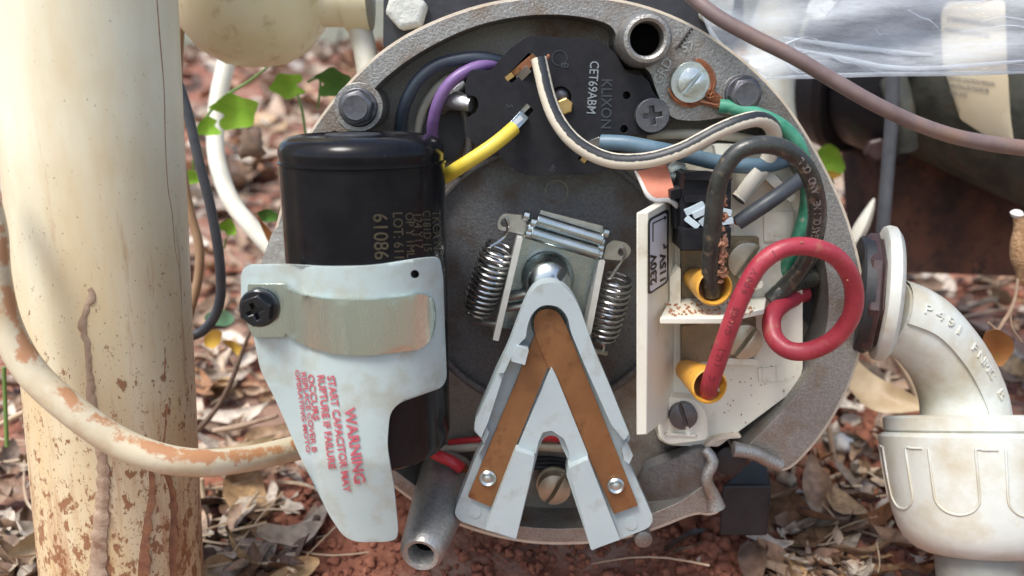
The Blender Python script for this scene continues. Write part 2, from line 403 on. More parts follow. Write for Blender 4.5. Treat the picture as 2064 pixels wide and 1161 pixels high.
M['torn'] = mat('torn_white_card', (.7, .68, .64), rough=.8, bump=1.5, bsc=.08)
M['soil_crumb'] = mat('dried_mud_crumb', (.30, .13, .07), (.45, .25, .16), sc=.06, rough=.9, bump=3, bsc=.1)
M['paleclip'] = mat('pale_blue_clip', (.42, .52, .58), (.50, .58, .62), sc=.05, rough=.4, bump=.6, bsc=.08)
M['pvc_white'] = mat('white_pvc', (.52, .54, .495), (.58, .59, .54), sc=.006, rough=.42, r2=.5, bump=.8, bsc=.05, c3=(.42, .37, .26), sc3=.008, cov3=.45, soft3=.25, sss=.1)
M['pvc_grey'] = mat('grey_conduit', (.17, .18, .16), (.24, .24, .21), sc=.02, rough=.45, bump=.4, bsc=.05)
M['nut'] = mat('dark_brown_nut', (.035, .018, .018), (.062, .034, .032), sc=.03, rough=.32, r2=.5, bump=1.0, bsc=.05)
M['rubber'] = mat('black_rubber', (.010, .011, .013), (.022, .023, .026), sc=.02, rough=.55, bump=.5, bsc=.1)
M['hole'] = mat('bore_shade', (.004, .004, .004), rough=.9, spec=0)  # near black, stands in for the shade deep in a bore
M['pipe'] = rust_down('cream_pipe', (.76, .74, .58), (.69, .63, .45), None, -700, 500, .54)
M['mud'] = mat('brown_mud', (.26, .13, .075), (.40, .26, .15), sc=.03, rough=.95, bump=5, bsc=.06)
M['wetmud'] = mat('dark_mud_run', (.13, .05, .028), (.24, .11, .05), sc=.03, rough=.55, bump=2, bsc=.06)
M['cream_cable'] = mat('cream_cable', (.62, .54, .37), (.68, .61, .45), sc=.01, rough=.42, bump=.5, bsc=.03, c3=(.52, .40, .24), sc3=.011, cov3=.45, soft3=.22)
cable_dirt(M['cream_cable'], .80, .17, (.46, .19, .07), .64)
M['dome'] = mat('yellowed_pvc', (.64, .56, .34), (.70, .64, .46), sc=.006, rough=.35, bump=.5, bsc=.03, c3=(.42, .33, .17), sc3=.02, cov3=.34, soft3=.2)
M['hose'] = mat('white_hose', (.66, .66, .58), (.60, .57, .46), sc=.01, rough=.4)
M['greycable'] = mat('grey_cable', (.055, .06, .07), (.09, .095, .105), sc=.02, rough=.45)
M['browntube'] = mat('brown_hose', (.28, .17, .09), (.34, .22, .13), sc=.02, rough=.5)
M['browncable'] = mat('dusty_brown_cable', (.135, .095, .088), (.19, .14, .13), sc=.02, rough=.34, r2=.5, bump=.5, bsc=.05, c3=(.20, .12, .08), sc3=.01, cov3=.36, soft3=.2)
M['pumpblack'] = mat('black_pump_plastic', (.016, .017, .022), (.035, .036, .042), sc=.01, rough=.4, r2=.55, bump=1.5, bsc=.05)
M['boltpaint'] = mat('weathered_white_bolt', (.52, .54, .50), (.66, .66, .60), sc=.05, rough=.55, bump=4, bsc=.05)
M['oldmotor'] = mat('weathered_green_grey_motor', (.028, .031, .026), (.09, .092, .068), sc=.012, rough=.6, bump=2, bsc=.04, c3=(.07, .055, .04), sc3=.012, cov3=.40)
M['paperlabel'] = mat('cream_paper_label', (.60, .54, .40), (.54, .45, .30), sc=.004, rough=.5)
M['greyink'] = mat('grey_ink', (.22, .20, .18), rough=.6)
M['earthblock'] = mat('earth_stained_block', (.022, .018, .018), (.19, .080, .048), sc=.004, rough=.9, bump=6, bsc=.04, c3=(.05, .03, .025), sc3=.03, cov3=.40)
M['leafgreen'] = mat('fresh_green_leaf', (.20, .46, .03), (.34, .60, .06), sc=.015, rough=.45, bump=1, bsc=.04)
M['leafdeep'] = mat('deep_green_leaf', (.05, .16, .022), (.09, .24, .035), sc=.015, rough=.45, bump=1, bsc=.04)
M['leafteal'] = mat('pale_teal_leaf', (.16, .38, .22), (.26, .46, .30), sc=.015, rough=.5)
M['leafyellow'] = mat('yellow_leaf', (.62, .42, .06), (.55, .30, .06), sc=.015, rough=.5)
M['leaforange'] = mat('rusty_orange_leaf', (.34, .12, .035), (.26, .13, .03), sc=.02, rough=.5, bump=2, bsc=.04)
M['stemgreen'] = mat('green_stem', (.14, .24, .06), rough=.5)
M['twig'] = mat('dry_twig', (.30, .20, .13), (.42, .31, .22), sc=.03, rough=.75, bump=2, bsc=.1, c3=(.20, .11, .07), sc3=.02, cov3=.38)
M['twigdark'] = mat('dark_twig', (.13, .085, .06), (.2, .13, .09), sc=.03, rough=.8, bump=2, bsc=.1)
M['straw'] = mat('pale_straw', (.45, .33, .21), (.55, .43, .30), sc=.02, rough=.6, bump=1, bsc=.05)
M['tanleaf'] = mat('tan_curled_leaf', (.36, .26, .15), (.50, .40, .26), sc=.012, rough=.5, bump=2, bsc=.03)
M['pod'] = mat('woolly_brown_pod', (.28, .15, .07), (.42, .27, .15), sc=.1, rough=.95, bump=6, bsc=.12)
M['clod'] = mat('red_soil_clod', (.21, .075, .043), (.36, .145, .088), sc=.03, rough=.95, bump=5, bsc=.06)
def leaf_litter_mat(name, per_face):
    m = bpy.data.materials.new(name); m.use_nodes = True; N = m.node_tree.nodes; L = m.node_tree.links; b = N['Principled BSDF']
    if per_face: s = N.new('ShaderNodeAttribute'); s.attribute_name = 'rnd'; f = s.outputs['Fac']
    else: s = N.new('ShaderNodeObjectInfo'); f = s.outputs['Random']
    r = N.new('ShaderNodeValToRGB'); r.color_ramp.interpolation = 'LINEAR'; e = r.color_ramp.elements
    cols = [(.09, .05, .03), (.22, .125, .075), (.36, .27, .19), (.54, .47, .38), (.30, .13, .05), (.44, .34, .25), (.62, .55, .46), (.16, .10, .07), (.52, .34, .17)]
    e[0].color = (*cols[0], 1); e[1].color = (*cols[-1], 1)
    for i in range(1, len(cols) - 1): q = e.new(i / (len(cols) - 1)); q.color = (*cols[i], 1)
    L.new(f, r.inputs[0])
    tc = N.new('ShaderNodeTexCoord'); nz = N.new('ShaderNodeTexNoise'); nz.inputs['Scale'].default_value = .035 / U; nz.inputs['Detail'].default_value = 6
    L.new(tc.outputs['Object'], nz.inputs[0])
    mr = N.new('ShaderNodeMapRange'); L.new(nz.outputs[0], mr.inputs[0]); mr.inputs[1].default_value = .3; mr.inputs[2].default_value = .7; mr.inputs[3].default_value = .55; mr.inputs[4].default_value = 1.25
    mx = N.new('ShaderNodeVectorMath'); mx.operation = 'SCALE'; L.new(r.outputs[0], mx.inputs[0]); L.new(mr.outputs[0], mx.inputs['Scale'])
    L.new(mx.outputs[0], b.inputs['Base Color']); b.inputs['Roughness'].default_value = .5
    bp = N.new('ShaderNodeBump'); bp.inputs['Distance'].default_value = 3 * U; L.new(nz.outputs[0], bp.inputs['Height']); L.new(bp.outputs[0], b.inputs['Normal'])
    return m
M['litter'] = leaf_litter_mat('leaf_litter', True); M['dryleaf'] = leaf_litter_mat('dry_leaf', False)

# ------------------------------------------------------------------ ground
R = random.Random(7)
def gbase(x, y):
    z = -790 + .105 * (y - 200)
    if y < 200: z = -790 + .02 * (y - 200)
    n = noise.noise(Vector((x / 900, y / 900, 3))) * 90
    m = 230 * math.exp(-(((x + 330) / 170) ** 2 + ((y - 560) / 230) ** 2))      # clay mound beside the motor
    m += 45 * math.exp(-(((x - 150) / 500) ** 2 + ((y - 380) / 250) ** 2))
    return z + n * min(1, max(0, (y - 300) / 1500 + .15)) + m
def gz(x, y):
    z = gbase(x, y)
    k = 1 if abs(y) < 6000 else .3
    z += k * (noise.noise(Vector((x / 120, y / 120, 0))) * 22 + noise.noise(Vector((x / 42, y / 42, 5))) * 11 + noise.noise(Vector((x / 18, y / 18, 9))) * 5)
    return z
def axis(lo, hi, st, far):
    a = []; x = lo
    while x <= hi: a.append(x); x += st
    up = []; s = st; x = a[-1]
    while x < far: s *= 1.13; x += s; up.append(x)
    dn = []; s = st; x = a[0]
    while x > -far: s *= 1.13; x -= s; dn.append(x)
    return dn[::-1] + a + up
gx = axis(-1500, 1900, 22, 500000); gy = axis(-100, 2600, 20, 500000)
vs = [(x, y, gz(x, y)) for y in gy for x in gx]; nx = len(gx)
g = MB(); g.v = [Vector(v) for v in vs]
g.f = [[j * nx + i, j * nx + i + 1, (j + 1) * nx + i + 1, (j + 1) * nx + i] for j in range(len(gy) - 1) for i in range(nx - 1)]
g.uv = [None]
M['soil'] = mat('red_soil', (.19, .068, .040), (.33, .135, .082), sc=.02, rough=.95, bump=8, bsc=.06, c3=(.30, .19, .14), sc3=.0025, cov3=.46, soft3=.12)
m_ = M['soil']; N_ = m_.node_tree.nodes; L_ = m_.node_tree.links; b_ = N_['Principled BSDF']
tc_ = N_.new('ShaderNodeTexCoord'); ln_ = N_.new('ShaderNodeVectorMath'); ln_.operation = 'LENGTH'; L_.new(tc_.outputs['Generated'], ln_.inputs[0])
geo_ = N_.new('ShaderNodeNewGeometry'); ln_.operation = 'DISTANCE'; L_.new(geo_.outputs['Position'], ln_.inputs[0]); ln_.inputs[1].default_value = (0, 1.5, 0)
nz_ = N_.new('ShaderNodeTexNoise'); nz_.inputs['Scale'].default_value = 9; nz_.inputs['Detail'].default_value = 6; L_.new(geo_.outputs['Position'], nz_.inputs[0])
ad_ = N_.new('ShaderNodeMath'); ad_.operation = 'MULTIPLY_ADD'; L_.new(nz_.outputs[0], ad_.inputs[0]); ad_.inputs[1].default_value = .35; L_.new(ln_.outputs['Value'], ad_.inputs[2])
mr_ = N_.new('ShaderNodeMapRange'); L_.new(ad_.outputs[0], mr_.inputs[0]); mr_.inputs[1].default_value = 1.75; mr_.inputs[2].default_value = 2.1
rp_ = N_.new('ShaderNodeValToRGB'); rp_.color_ramp.elements[0].position = .35; rp_.color_ramp.elements[1].position = .65
rp_.color_ramp.elements[0].color = (.07, .085, .04, 1); rp_.color_ramp.elements[1].color = (.24, .215, .17, 1)
nz2_ = N_.new('ShaderNodeTexNoise'); nz2_.inputs['Scale'].default_value = 25; nz2_.inputs['Detail'].default_value = 8; L_.new(geo_.outputs['Position'], nz2_.inputs[0]); L_.new(nz2_.outputs[0], rp_.inputs[0])
mx_ = N_.new('ShaderNodeMix'); mx_.data_type = 'RGBA'; L_.new(mr_.outputs[0], mx_.inputs[0]); L_.new(b_.inputs['Base Color'].links[0].from_socket, mx_.inputs[6]); L_.new(rp_.outputs[0], mx_.inputs[7]); L_.new(mx_.outputs[2], b_.inputs['Base Color'])
tag(g.build('ground', M['soil'], None, ang=180), kind='structure')
def ground_hit(px, py):
    d = ray(px, py); t = 1400.0
    while t < 60000:
        p = CAM + d * t
        if p.z < gbase(p.x, p.y): return p
        t += 12 + t * .004
    return None

def leaf_geo(L_, W_, curl, roll, tipc, seed, lobes=0):
    rr = random.Random(seed); nl, nw = 7, 5; vs = []; fs = []
    ph = rr.random() * 6; wv = rr.uniform(.02, .08)
    for i in range(nl):
        t = i / (nl - 1); w = W_ * (sin(pi * min(1, t * .97 + .03)) ** .7) * (1 - .25 * t) * .5
        if lobes: w *= .72 + .4 * abs(sin(t * pi * 3.0))
        for j in range(nw):
            s = (j / (nw - 1)) * 2 - 1
            a = s * roll; 
            x = (t - .5) * L_ ; y = sin(a) / max(roll, .01) * w if roll > .01 else s * w
            z = (1 - cos(a)) / max(roll, .01) * w if roll > .01 else 0
            z += curl * L_ * ((t - .5) ** 2) * 2 + tipc * L_ * max(0, t - .6) ** 2 * 3 + wv * L_ * sin(ph + t * 9 + s * 4) * abs(s)
            y += sin(ph + t * 3) * .05 * L_
            vs.append(Vector((x, y, z)))
    for i in range(nl - 1):
        for j in range(nw - 1):
            fs.append([i * nw + j, i * nw + j + 1, (i + 1) * nw + j + 1, (i + 1) * nw + j])
    return vs, fs
def rand_leaf(rr, size=1):
    L_ = rr.uniform(130, 330) * size; return leaf_geo(L_, L_ * rr.uniform(.35, .62), rr.uniform(-.25, .45), rr.uniform(.1, 1.5), rr.uniform(-.3, .6), rr.randint(0, 9999), 0)
templates = [rand_leaf(R) for _ in range(26)]
def in_motor(x, y): return False
lit = MB(); n = 0
def zone_point(rr):
    # random spot on the ground in front of and around the lens view, denser near
    y = 150 + 9000 * rr.random() ** 2.2
    half = 700 + (y + 1572) * .72
    x = rr.uniform(-half, half)
    return x, y
while n < 4600:
    x, y = zone_point(R)
    bare = noise.noise(Vector((x / 350, y / 350, 11)))
    if -520 < x < 420 and y < 900 : continue
    if 420 <= x < 640 and y < 500 and R.random() < .75: continue
    if bare < -.25 and y > 500 and R.random() < .5: continue
    n += 1
    tv, tf = templates[R.randrange(26)]
    s = (.20 + .80 * R.random() ** 1.5) * (1 + y / 9000) * (.72 if y < 1800 else 1)
    if 380 < x < 1250 and y < 1500 and R.random() < .35: continue
    m = Matrix.Translation((x, y, gbase(x, y) + R.uniform(8, 60))) @ Matrix.Rotation(R.uniform(0, 6.3), 4, 'Z') @ Matrix.Rotation(R.gauss(0, .42), 4, 'X') @ Matrix.Rotation(R.gauss(0, .35), 4, 'Y') @ Matrix.Scale(s, 4)
    lit.add([m @ v for v in tv], tf, a=R.random())
for i in range(1500):
    y = R.uniform(3500, 22000); x = R.uniform(-1, 1) * (700 + y * .7); tv, tf = templates[R.randrange(26)]; s_ = R.uniform(.8, 1.6) * (1 + y / 14000)
    m = Matrix.Translation((x, y, gbase(x, y) + R.uniform(8, 90))) @ Matrix.Rotation(R.uniform(0, 6.3), 4, 'Z') @ Matrix.Rotation(R.gauss(0, .42), 4, 'X') @ Matrix.Rotation(R.gauss(0, .35), 4, 'Y') @ Matrix.Scale(s_, 4)
    lit.add([m @ v for v in tv], tf, a=R.random())
lit.uv = [None]
tag(lit.build('leaf_litter', M['litter'], None, ang=180), 'bed of dry grey and brown fallen leaves covering the red soil', 'leaf litter', kind='stuff')
st = MB()
for i in range(900):
    x, y = zone_point(R)
    if -500 < x < 480 and y < 700 and R.random() < .93: continue
    if 380 < x < 1300 and y < 1500 and R.random() < .72: continue
    L_ = R.uniform(90, 420); a = R.uniform(0, 6.3); z = gbase(x, y) + R.uniform(15, 75); tl = R.gauss(0, .15); r_ = R.uniform(2.0, 6.0)
    p = []
    bx, by = R.uniform(-.5, .5), R.uniform(-.1, .3)
    for k in range(4):
        t = k / 3 - .5; q = t * t
        p.append((x + L_ * (cos(a) * t - sin(a) * bx * q * 2), y + L_ * (sin(a) * t + cos(a) * bx * q * 2), z + L_ * (tl * t + by * q), r_ * (1 - .5 * k / 3)))
    st.tube(p, n=5, px=False, step=40)
tag(st.build('straw_litter', M['straw'], None), 'loose pale straw and thin twigs strewn through the leaf litter', 'straw', kind='stuff')
cl = MB()
def ico(c, r, seed, mb, rough=.55):
    t = (1 + 5 ** .5) / 2
    v = [Vector(q).normalized() for q in [(-1, t, 0), (1, t, 0), (-1, -t, 0), (1, -t, 0), (0, -1, t), (0, 1, t), (0, -1, -t), (0, 1, -t), (t, 0, -1), (t, 0, 1), (-t, 0, -1), (-t, 0, 1)]]
    f = [(0, 11, 5), (0, 5, 1), (0, 1, 7), (0, 7, 10), (0, 10, 11), (1, 5, 9), (5, 11, 4), (11, 10, 2), (10, 7, 6), (7, 1, 8), (3, 9, 4), (3, 4, 2), (3, 2, 6), (3, 6, 8), (3, 8, 9), (4, 9, 5), (2, 4, 11), (6, 2, 10), (8, 6, 7), (9, 8, 1)]
    mid = {}
    def mp(a, b):
        k = (min(a, b), max(a, b))
        if k not in mid: v.append(((v[a] + v[b]) / 2).normalized()); mid[k] = len(v) - 1
        return mid[k]
    f2 = []
    for a, b, c_ in f:
        x, y, z = mp(a, b), mp(b, c_), mp(c_, a); f2 += [(a, x, z), (b, y, x), (c_, z, y), (x, y, z)]
    vs = [c + q * r * (1 + rough * 2 * noise.noise(q * 1.6 + Vector((seed, 0, 0)))) for q in v]
    mb.add(vs, f2)
n = 0
while n < 7500:
    q_ = R.random()
    if q_ < .55: x, y = R.uniform(-620, 650), R.uniform(120, 900)
    elif q_ < .85: x, y = R.uniform(380, 1300), R.uniform(250, 1500)
    else: x, y = zone_point(R)
    r_ = (2.2 + 13 * R.random() ** 5) * (1 if x < 450 else 1.9)
    ico(Vector((x, y, gz(x, y) + r_ * .3)), r_, R.uniform(0, 99), cl); n += 1
tag(cl.build('soil_clods', M['clod'], None, ang=180), 'crumbled red soil clods heaped under and around the motor', 'soil', kind='stuff')

# individually visible dry leaves
ZN = [((392, 560, 470, 1140), 46, 'dry leaf lying in the litter between the cream pipe and the motor', 'dry leaves between the pipe and the motor'),
      ((400, 600, 180, 460), 22, 'bleached dry leaf lying on the far litter above the capacitor level', 'bleached leaves behind the white hose'),
      ((0, 90, 720, 1150), 10, 'dry leaf lying to the left of the big cream pipe', 'dry leaves left of the cream pipe'),
      ((1560, 1790, 740, 1150), 34, 'dry leaf lying on the soil between the motor rim and the white socket', 'dry leaves right of the motor'),
      ((1640, 1790, 330, 470), 10, 'dry leaf on the ground under the black pump flange', 'dry leaves under the black flange'),
      ((1900, 2064, 560, 820), 12, 'dry leaf lying on the shaded ground beyond the white elbow', 'dry leaves beyond the elbow')]
lmesh = []
for i in range(10):
    tv, tf = rand_leaf(random.Random(100 + i)); me = bpy.data.meshes.new('dry_leaf'); me.from_pydata([v * U for v in tv], [], tf); me.shade_smooth(); me.materials.append(M['dryleaf']); lmesh.append(me)
R2 = random.Random(21)
for (x0, x1, y0, y1), cnt, lab, grp in ZN:
    for i in range(cnt):
        p = ground_hit(R2.uniform(x0, x1), R2.uniform(y0, y1))
        if p is None: continue
        o = bpy.data.objects.new('dry_leaf', lmesh[R2.randrange(10)]); COL.objects.link(o)
        o.location = Vector((p.x, p.y, p.z + R2.uniform(45, 85))) * U
        s = R2.uniform(.4, .85); o.scale = (s, s, s); o.rotation_euler = (R2.gauss(0, .4), R2.gauss(0, .35), R2.uniform(0, 6.3))
        tag(o, lab, 'leaf', grp)

# ------------------------------------------------------------------ THE MOTOR
HC = Vector((112, 600, -8))
motor = thing('electric_motor', (112, 300, -560), 'opened electric pump motor with black capacitor, switch and terminal board exposed', 'motor')
OUT = [(545, 580), (551, 500), (567, 430), (592, 350), (620, 280), (665, 215), (722, 151), (772, 104), (850, 56), (960, 14), (1060, -3), (1150, -7), (1250, 2), (1340, 28), (1420, 68), (1500, 125), (1570, 195), (1620, 268), (1660, 340), (1702, 430), (1730, 530), (1741, 610), (1735, 690), (1715, 760), (1682, 830), (1645, 885), (1605, 930), (1578, 948), (1560, 940), (1520, 922), (1480, 915), (1470, 895), (1505, 880)]
INN_R = [(1560, 850), (1610, 790), (1645, 730), (1668, 660), (1672, 590), (1662, 520), (1645, 450), (1620, 380), (1590, 310), (1560, 262), (1530, 232), (1460, 236), (1400, 246), (1345, 238), (1318, 170), (1310, 140), (1262, 120), (1243, 95), (1240, 52), (1180, 34), (1110, 28), (1030, 34), (950, 54), (880, 86), (820, 122), (775, 158), (757, 176), (748, 190), (760, 205), (768, 225), (755, 255), (725, 272), (690, 268), (668, 262), (650, 290), (625, 345), (605, 410), (592, 480), (590, 560), (600, 640), (630, 740), (690, 840), (760, 920), (850, 990), (930, 1030), (1040, 1062), (1130, 1067), (1220, 1062), (1300, 1042), (1400, 1000)]
OUT_B = [(1418, 905), (1440, 925), (1428, 960), (1450, 1000), (1450, 1028), (1428, 1036), (1400, 1030), (1320, 1064), (1240, 1086), (1150, 1094), (1050, 1090), (940, 1062), (850, 1020), (760, 950), (680, 870), (610, 770), (560, 670)]
ring = chaikin(OUT, 2, False)
outer_all = chaikin(OUT + [(1470, 880), (1440, 885)] + OUT_B, 2)
inner_all = chaikin(INN_R, 2)
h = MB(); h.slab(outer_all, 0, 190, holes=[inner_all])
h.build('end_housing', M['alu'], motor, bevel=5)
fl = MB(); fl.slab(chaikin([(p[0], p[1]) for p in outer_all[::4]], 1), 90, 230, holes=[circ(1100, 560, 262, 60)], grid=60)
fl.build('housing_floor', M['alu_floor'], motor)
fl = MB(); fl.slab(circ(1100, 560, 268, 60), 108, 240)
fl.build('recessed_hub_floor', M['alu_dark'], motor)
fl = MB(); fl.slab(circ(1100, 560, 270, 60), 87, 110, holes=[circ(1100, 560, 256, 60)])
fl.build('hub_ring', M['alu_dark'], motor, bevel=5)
b = MB(); b.lathe((112, 200, -8), (0, 1, 0), [(540, 0), (560, 20), (560, 1500), (540, 1560), (300, 1620)], n=72); b.build('motor_shell', M['beige_paint'], motor)
def grow(poly, d, cx, cy): return [(cx + (x - cx) * (1 + d / hypot(x - cx, y - cy)), cy + (y - cy) * (1 + d / hypot(x - cx, y - cy))) for x, y in poly]
b = MB(); b.slab(grow(outer_all, 5, 1130, 560), 14, 120, holes=[grow(outer_all, -3, 1130, 560)])
b.build('gasket', M['beige_paint'], motor)

def screw(px, py, Y, r, m, parent, kind='slot', rot=0, h=14, name='screw', tilt=(0, 0), washer=0):
    c = P(px, py, Y); s = T(px, py, Y); r = r * s
    ax = Vector((tilt[0], -1, tilt[1])).normalized(); ex = Vector((1, 0, 0)); ex = (ex - ax * ex.dot(ax)).normalized(); ey = ex.cross(ax) * -1
    ey = ax.cross(ex)
    if ey.z < 0: ey = -ey
    o = MB()
    if washer: o.lathe(c - ax * 4, ax, [(washer * s, 0), (washer * s, 5), (washer * s * .97, 7), (r * .5, 7)], 32)
    if kind == 'slot':
        w = r * .12; ca, sa = cos(rot), sin(rot)
        for sg in (1, -1):
            a0 = math.asin(w / r); pts = []
            for k in range(19):
                a = a0 + (pi - 2 * a0) * k / 18; x, y = r * cos(a), sg * r * sin(a); pts.append((x * ca - y * sa, x * sa + y * ca))
            o.local(pts, c, ex, ey, ax, 0, h, hf=lambda x, y: h * .25 * (1 - (x * x + y * y) / r / r), grid=r / 4)
        o.lathe(c, ax, [(r * .97, -2), (r * .97, h * .35)], 28)
    elif kind == 'cross':
        w = r * .14; l = r * .55; cr = [(w, w), (l, w), (l, -w), (w, -w), (w, -l), (-w, -l), (-w, -w), (-l, -w), (-l, w), (-w, w), (-w, l), (w, l)]
        cr = [(x * cos(rot) - y * sin(rot), x * sin(rot) + y * cos(rot)) for x, y in cr]
        o.local(circ(0, 0, r, 32), c, ex, ey, ax, 0, h, holes=[cr]); o.lathe(c, ax, [(r * .9, -2), (r * .9, h * .3)], 28)
    elif kind == 'hex':
        o.lathe(c, ax, [(r * 1.12, -2), (r * 1.12, 4), (r * 1.05, 7), (r * .5, 7)], 32)
        o.hexhead(c + ax * 5, ax, r, h, rot); o.lathe(c + ax * (5 + h), ax, [(r * .72, 0), (r * .72, 2), (r * .5, 1.2)], 24)
    elif kind == 'hexcross':
        o.lathe(c, ax, [(r * 1.1, 0), (r * 1.1, 6), (r, 9)], 32)
        w = r * .12; l = r * .5; cr = [(w, w), (l, w), (l, -w), (w, -w), (w, -l), (-w, -l), (-w, -w), (-l, -w), (-l, w), (-w, w), (-w, l), (w, l)]
        cr = [(x * cos(rot) - y * sin(rot), x * sin(rot) + y * cos(rot)) for x, y in cr]
        o.local(circ(0, 0, r * .9, 6, a0=rot), c, ex, ey, ax, 6, h, holes=[cr]); o.lathe(c, ax, [(r * .7, 5), (r * .7, h * .5)], 24)
    return o.build(name, m, parent, bevel=1.2 if kind != 'hex' else 1.5)

# rim bolts
screw(722, 216, -4, 35, M['steel_dark'], motor, 'hex', .3, 26, 'rim_bolt')
screw(1497, 190, -4, 33, M['steel_dark'], motor, 'hex', .1, 24, 'rim_bolt')
# bolt bosses sunk behind each head
for (x, y, r_) in ((722, 216, 50), (1497, 190, 42)):
    b = MB(); b.slab(circ(x, y, r_, 28), -3, 150); b.build('bolt_boss', M['alu'], motor, bevel=4)
# tall hollow boss, top right
b = MB()
c = P(1304, 78, -56); ax = Vector((0, 1, 0))
b.lathe(c, ax, [(31, 90), (29, 20), (31, 0), (36, -4), (42, -2), (47, 7), (49, 30), (54, 220)], 40)
b.build('threaded_boss', M['alu'], motor)
# lower-left long hollow boss
b = MB()
A = P(848, 1118, -190); B = P(905, 960, 60); ax = (B - A)
Ln = ax.length
b.lathe(A, ax, [(24, 120), (24, 8), (27, 0), (35, -3), (42, 6), (45, 20), (49, 60), (58, Ln * .6), (66, Ln)], 40)
b.build('threaded_boss', M['alu_mid'], motor)
b = MB(); b.lathe(A + ax.normalized() * 40, ax, [(25, 0), (25, 20)], 24); b.build('boss_bore_shade', M['hole'], motor)  # black disc down the boss, its colour standing for the shade inside
b = MB(); b.lathe(P(1304, 78, -14), (0, 1, 0), [(31, 0), (31, 20)], 24); b.build('boss_bore_shade', M['hole'], motor)
# short pin bottom right and conduit port wall
b = MB(); b.lathe(P(1297, 1088, -30), (0, 1, 0), [(14, -3), (19, 0), (20, 60), (24, 200)], 28); b.build('casting_pin', M['alu'], motor)
b = MB(); b.slab(chaikin([(1290, 950), (1360, 925), (1418, 905), (1436, 925), (1422, 960), (1436, 1005), (1380, 1020), (1310, 1052), (1284, 1040)], 1), lambda x, y: 60 - 60 * sin((x - 1290) / 150 * 1.6) ** 1 + (y - 980) * .1, 40, grid=14)
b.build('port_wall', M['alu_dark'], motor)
b = MB(); b.tube([(1420, 905, -20, 10), (1437, 930, -30, 12), (1424, 965, -34, 12), (1438, 1002, -30, 15), (1443, 1022, -30, 19)], n=14); b.build('port_lip', M['alu'], motor)
b = MB(); b.tube([(1478, 905, -14, 16), (1515, 912, -16, 14), (1548, 928, -16, 14), (1572, 938, -14, 14)], n=14); b.build('port_lip', M['alu'], motor)
b = MB(); b.lathe(P(1472, 930, 90), (0, 1, 0), [(30, -4), (36, 0), (36, 50)], 28); b.build('port_disc', M['pumpblack'], motor)  # black disc set behind the gap beside the port lips
# bright casting rib that hooks behind the switch
b = MB(); b.tube([(880, 235, 120, 10), (895, 205, 60, 20), (915, 202, 40, 20), (940, 208, 20, 17), (950, 210, 15, 15)], n=16); b.build('casting_finger', M['alu_bright'], motor)
b = MB(); b.tube([(905, 205, 60, 16), (918, 182, 60, 14), (938, 168, 60, 12)], n=14); b.build('casting_finger', M['alu_bright'], motor)
b = MB(); b.slab(circ(895, 262, 44, 30, 66), 80, 89); b.build('wire_hole', M['rubber'], motor)
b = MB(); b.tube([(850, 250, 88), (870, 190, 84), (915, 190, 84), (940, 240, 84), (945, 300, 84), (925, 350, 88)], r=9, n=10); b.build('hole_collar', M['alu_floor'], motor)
# ground pad lettering, flat; paler tone stands in for light on relief
for s_, x, y, a in (('GRD', 1330, 172, 62), ('57', 1376, 106, 15)):
    text(s_, 27, dirmap(x, y, a, -1, 2.5), M['alu_mid'], motor, 'cast_lettering', bold=1.5)
b = MB()
for k in range(6): b.tube([(1362 + k * 5, 100 - k * 7, -3), (1368 + k * 5, 92 - k * 7, -4), (1364 + k * 5 + 7, 96 - k * 7, -3)], r=1.8, n=5)
b.build('pen_mark', M['ink'], motor)

# overload switch plate
SW = [(1066, 72, 8), (1200, 79, 14), (1240, 105, 12), (1262, 146, 10), (1304, 155, 16), (1320, 192, 12), (1346, 212, 14), (1350, 258, 20), (1310, 274, 14), (1268, 270, 10), (1252, 300, 16), (1236, 338, 14), (1192, 352, 10), (1056, 353, 12), (1020, 330, 14), (1000, 302, 12), (958, 292, 10), (936, 268, 8), (940, 238, 6), (958, 228, 3), (966, 212, 10), (960, 194, 8), (938, 192, 4), (938, 168, 5), (944, 148, 5), (952, 140, 4), (990, 142, 6), (1004, 124, 6), (1028, 98, 10)]
sw = MB(); sw.slab(rnd_poly(SW, 6), 2, 70, holes=[rnd_poly([(1018, 156), (1066, 106), (1080, 118), (1032, 168)], 3), rnd_poly([(1030, 244), (1062, 208), (1076, 222), (1046, 258)], 3), rnd_poly([(1164, 320), (1200, 280), (1214, 294), (1180, 332)], 3), circ(1130, 196, 22, 20), circ(1263, 192, 8, 12), circ(1258, 260, 8, 12)])
switch = sw.build('overload_switch', M['black'], motor, bevel=2.5)
b = MB(); b.slab(rnd_poly(SW[1:-2], 4), 50, 68); b.build('switch_back', M['pumpblack'], switch)
b = MB(); b.lathe(P(1130, 192, 30), (0, -1, 0), [(24, 0), (22, 10), (14, 20), (4, 24)], 24); b.build('disc_dome', M['steel_dark'], switch)
b = MB(); b.hexhead(P(1138, 214, 8), (0, -1, 0), 16, 14, .4); b.build('brass_nut', M['brass'], switch)
def strip(pts, w, th, m, parent, name, Yoff=0):
    (x0, y0, Y0), (x1, y1, Y1) = pts; dx, dy = x1 - x0, y1 - y0; l = hypot(dx, dy); nx_, ny_ = -dy / l * w, dx / l * w
    f = MB(); poly = [(x0 + nx_, y0 + ny_), (x1 + nx_, y1 + ny_), (x1 - nx_, y1 - ny_), (x0 - nx_, y0 - ny_)]
    def Yf(x, y): t = ((x - x0) * dx + (y - y0) * dy) / l / l; return Y0 + (Y1 - Y0) * t + Yoff
    f.slab(rnd_poly(poly, w * .3, 3), Yf, th); return f.build(name, m, parent, bevel=.8)
strip([(1022, 158, 10), (1078, 112, -6)], 6, 8, M['copper'], switch, 'terminal_tab')
strip([(1020, 160, 2), (1034, 150, 0)], 5, 6, M['brass'], switch, 'terminal_tab')
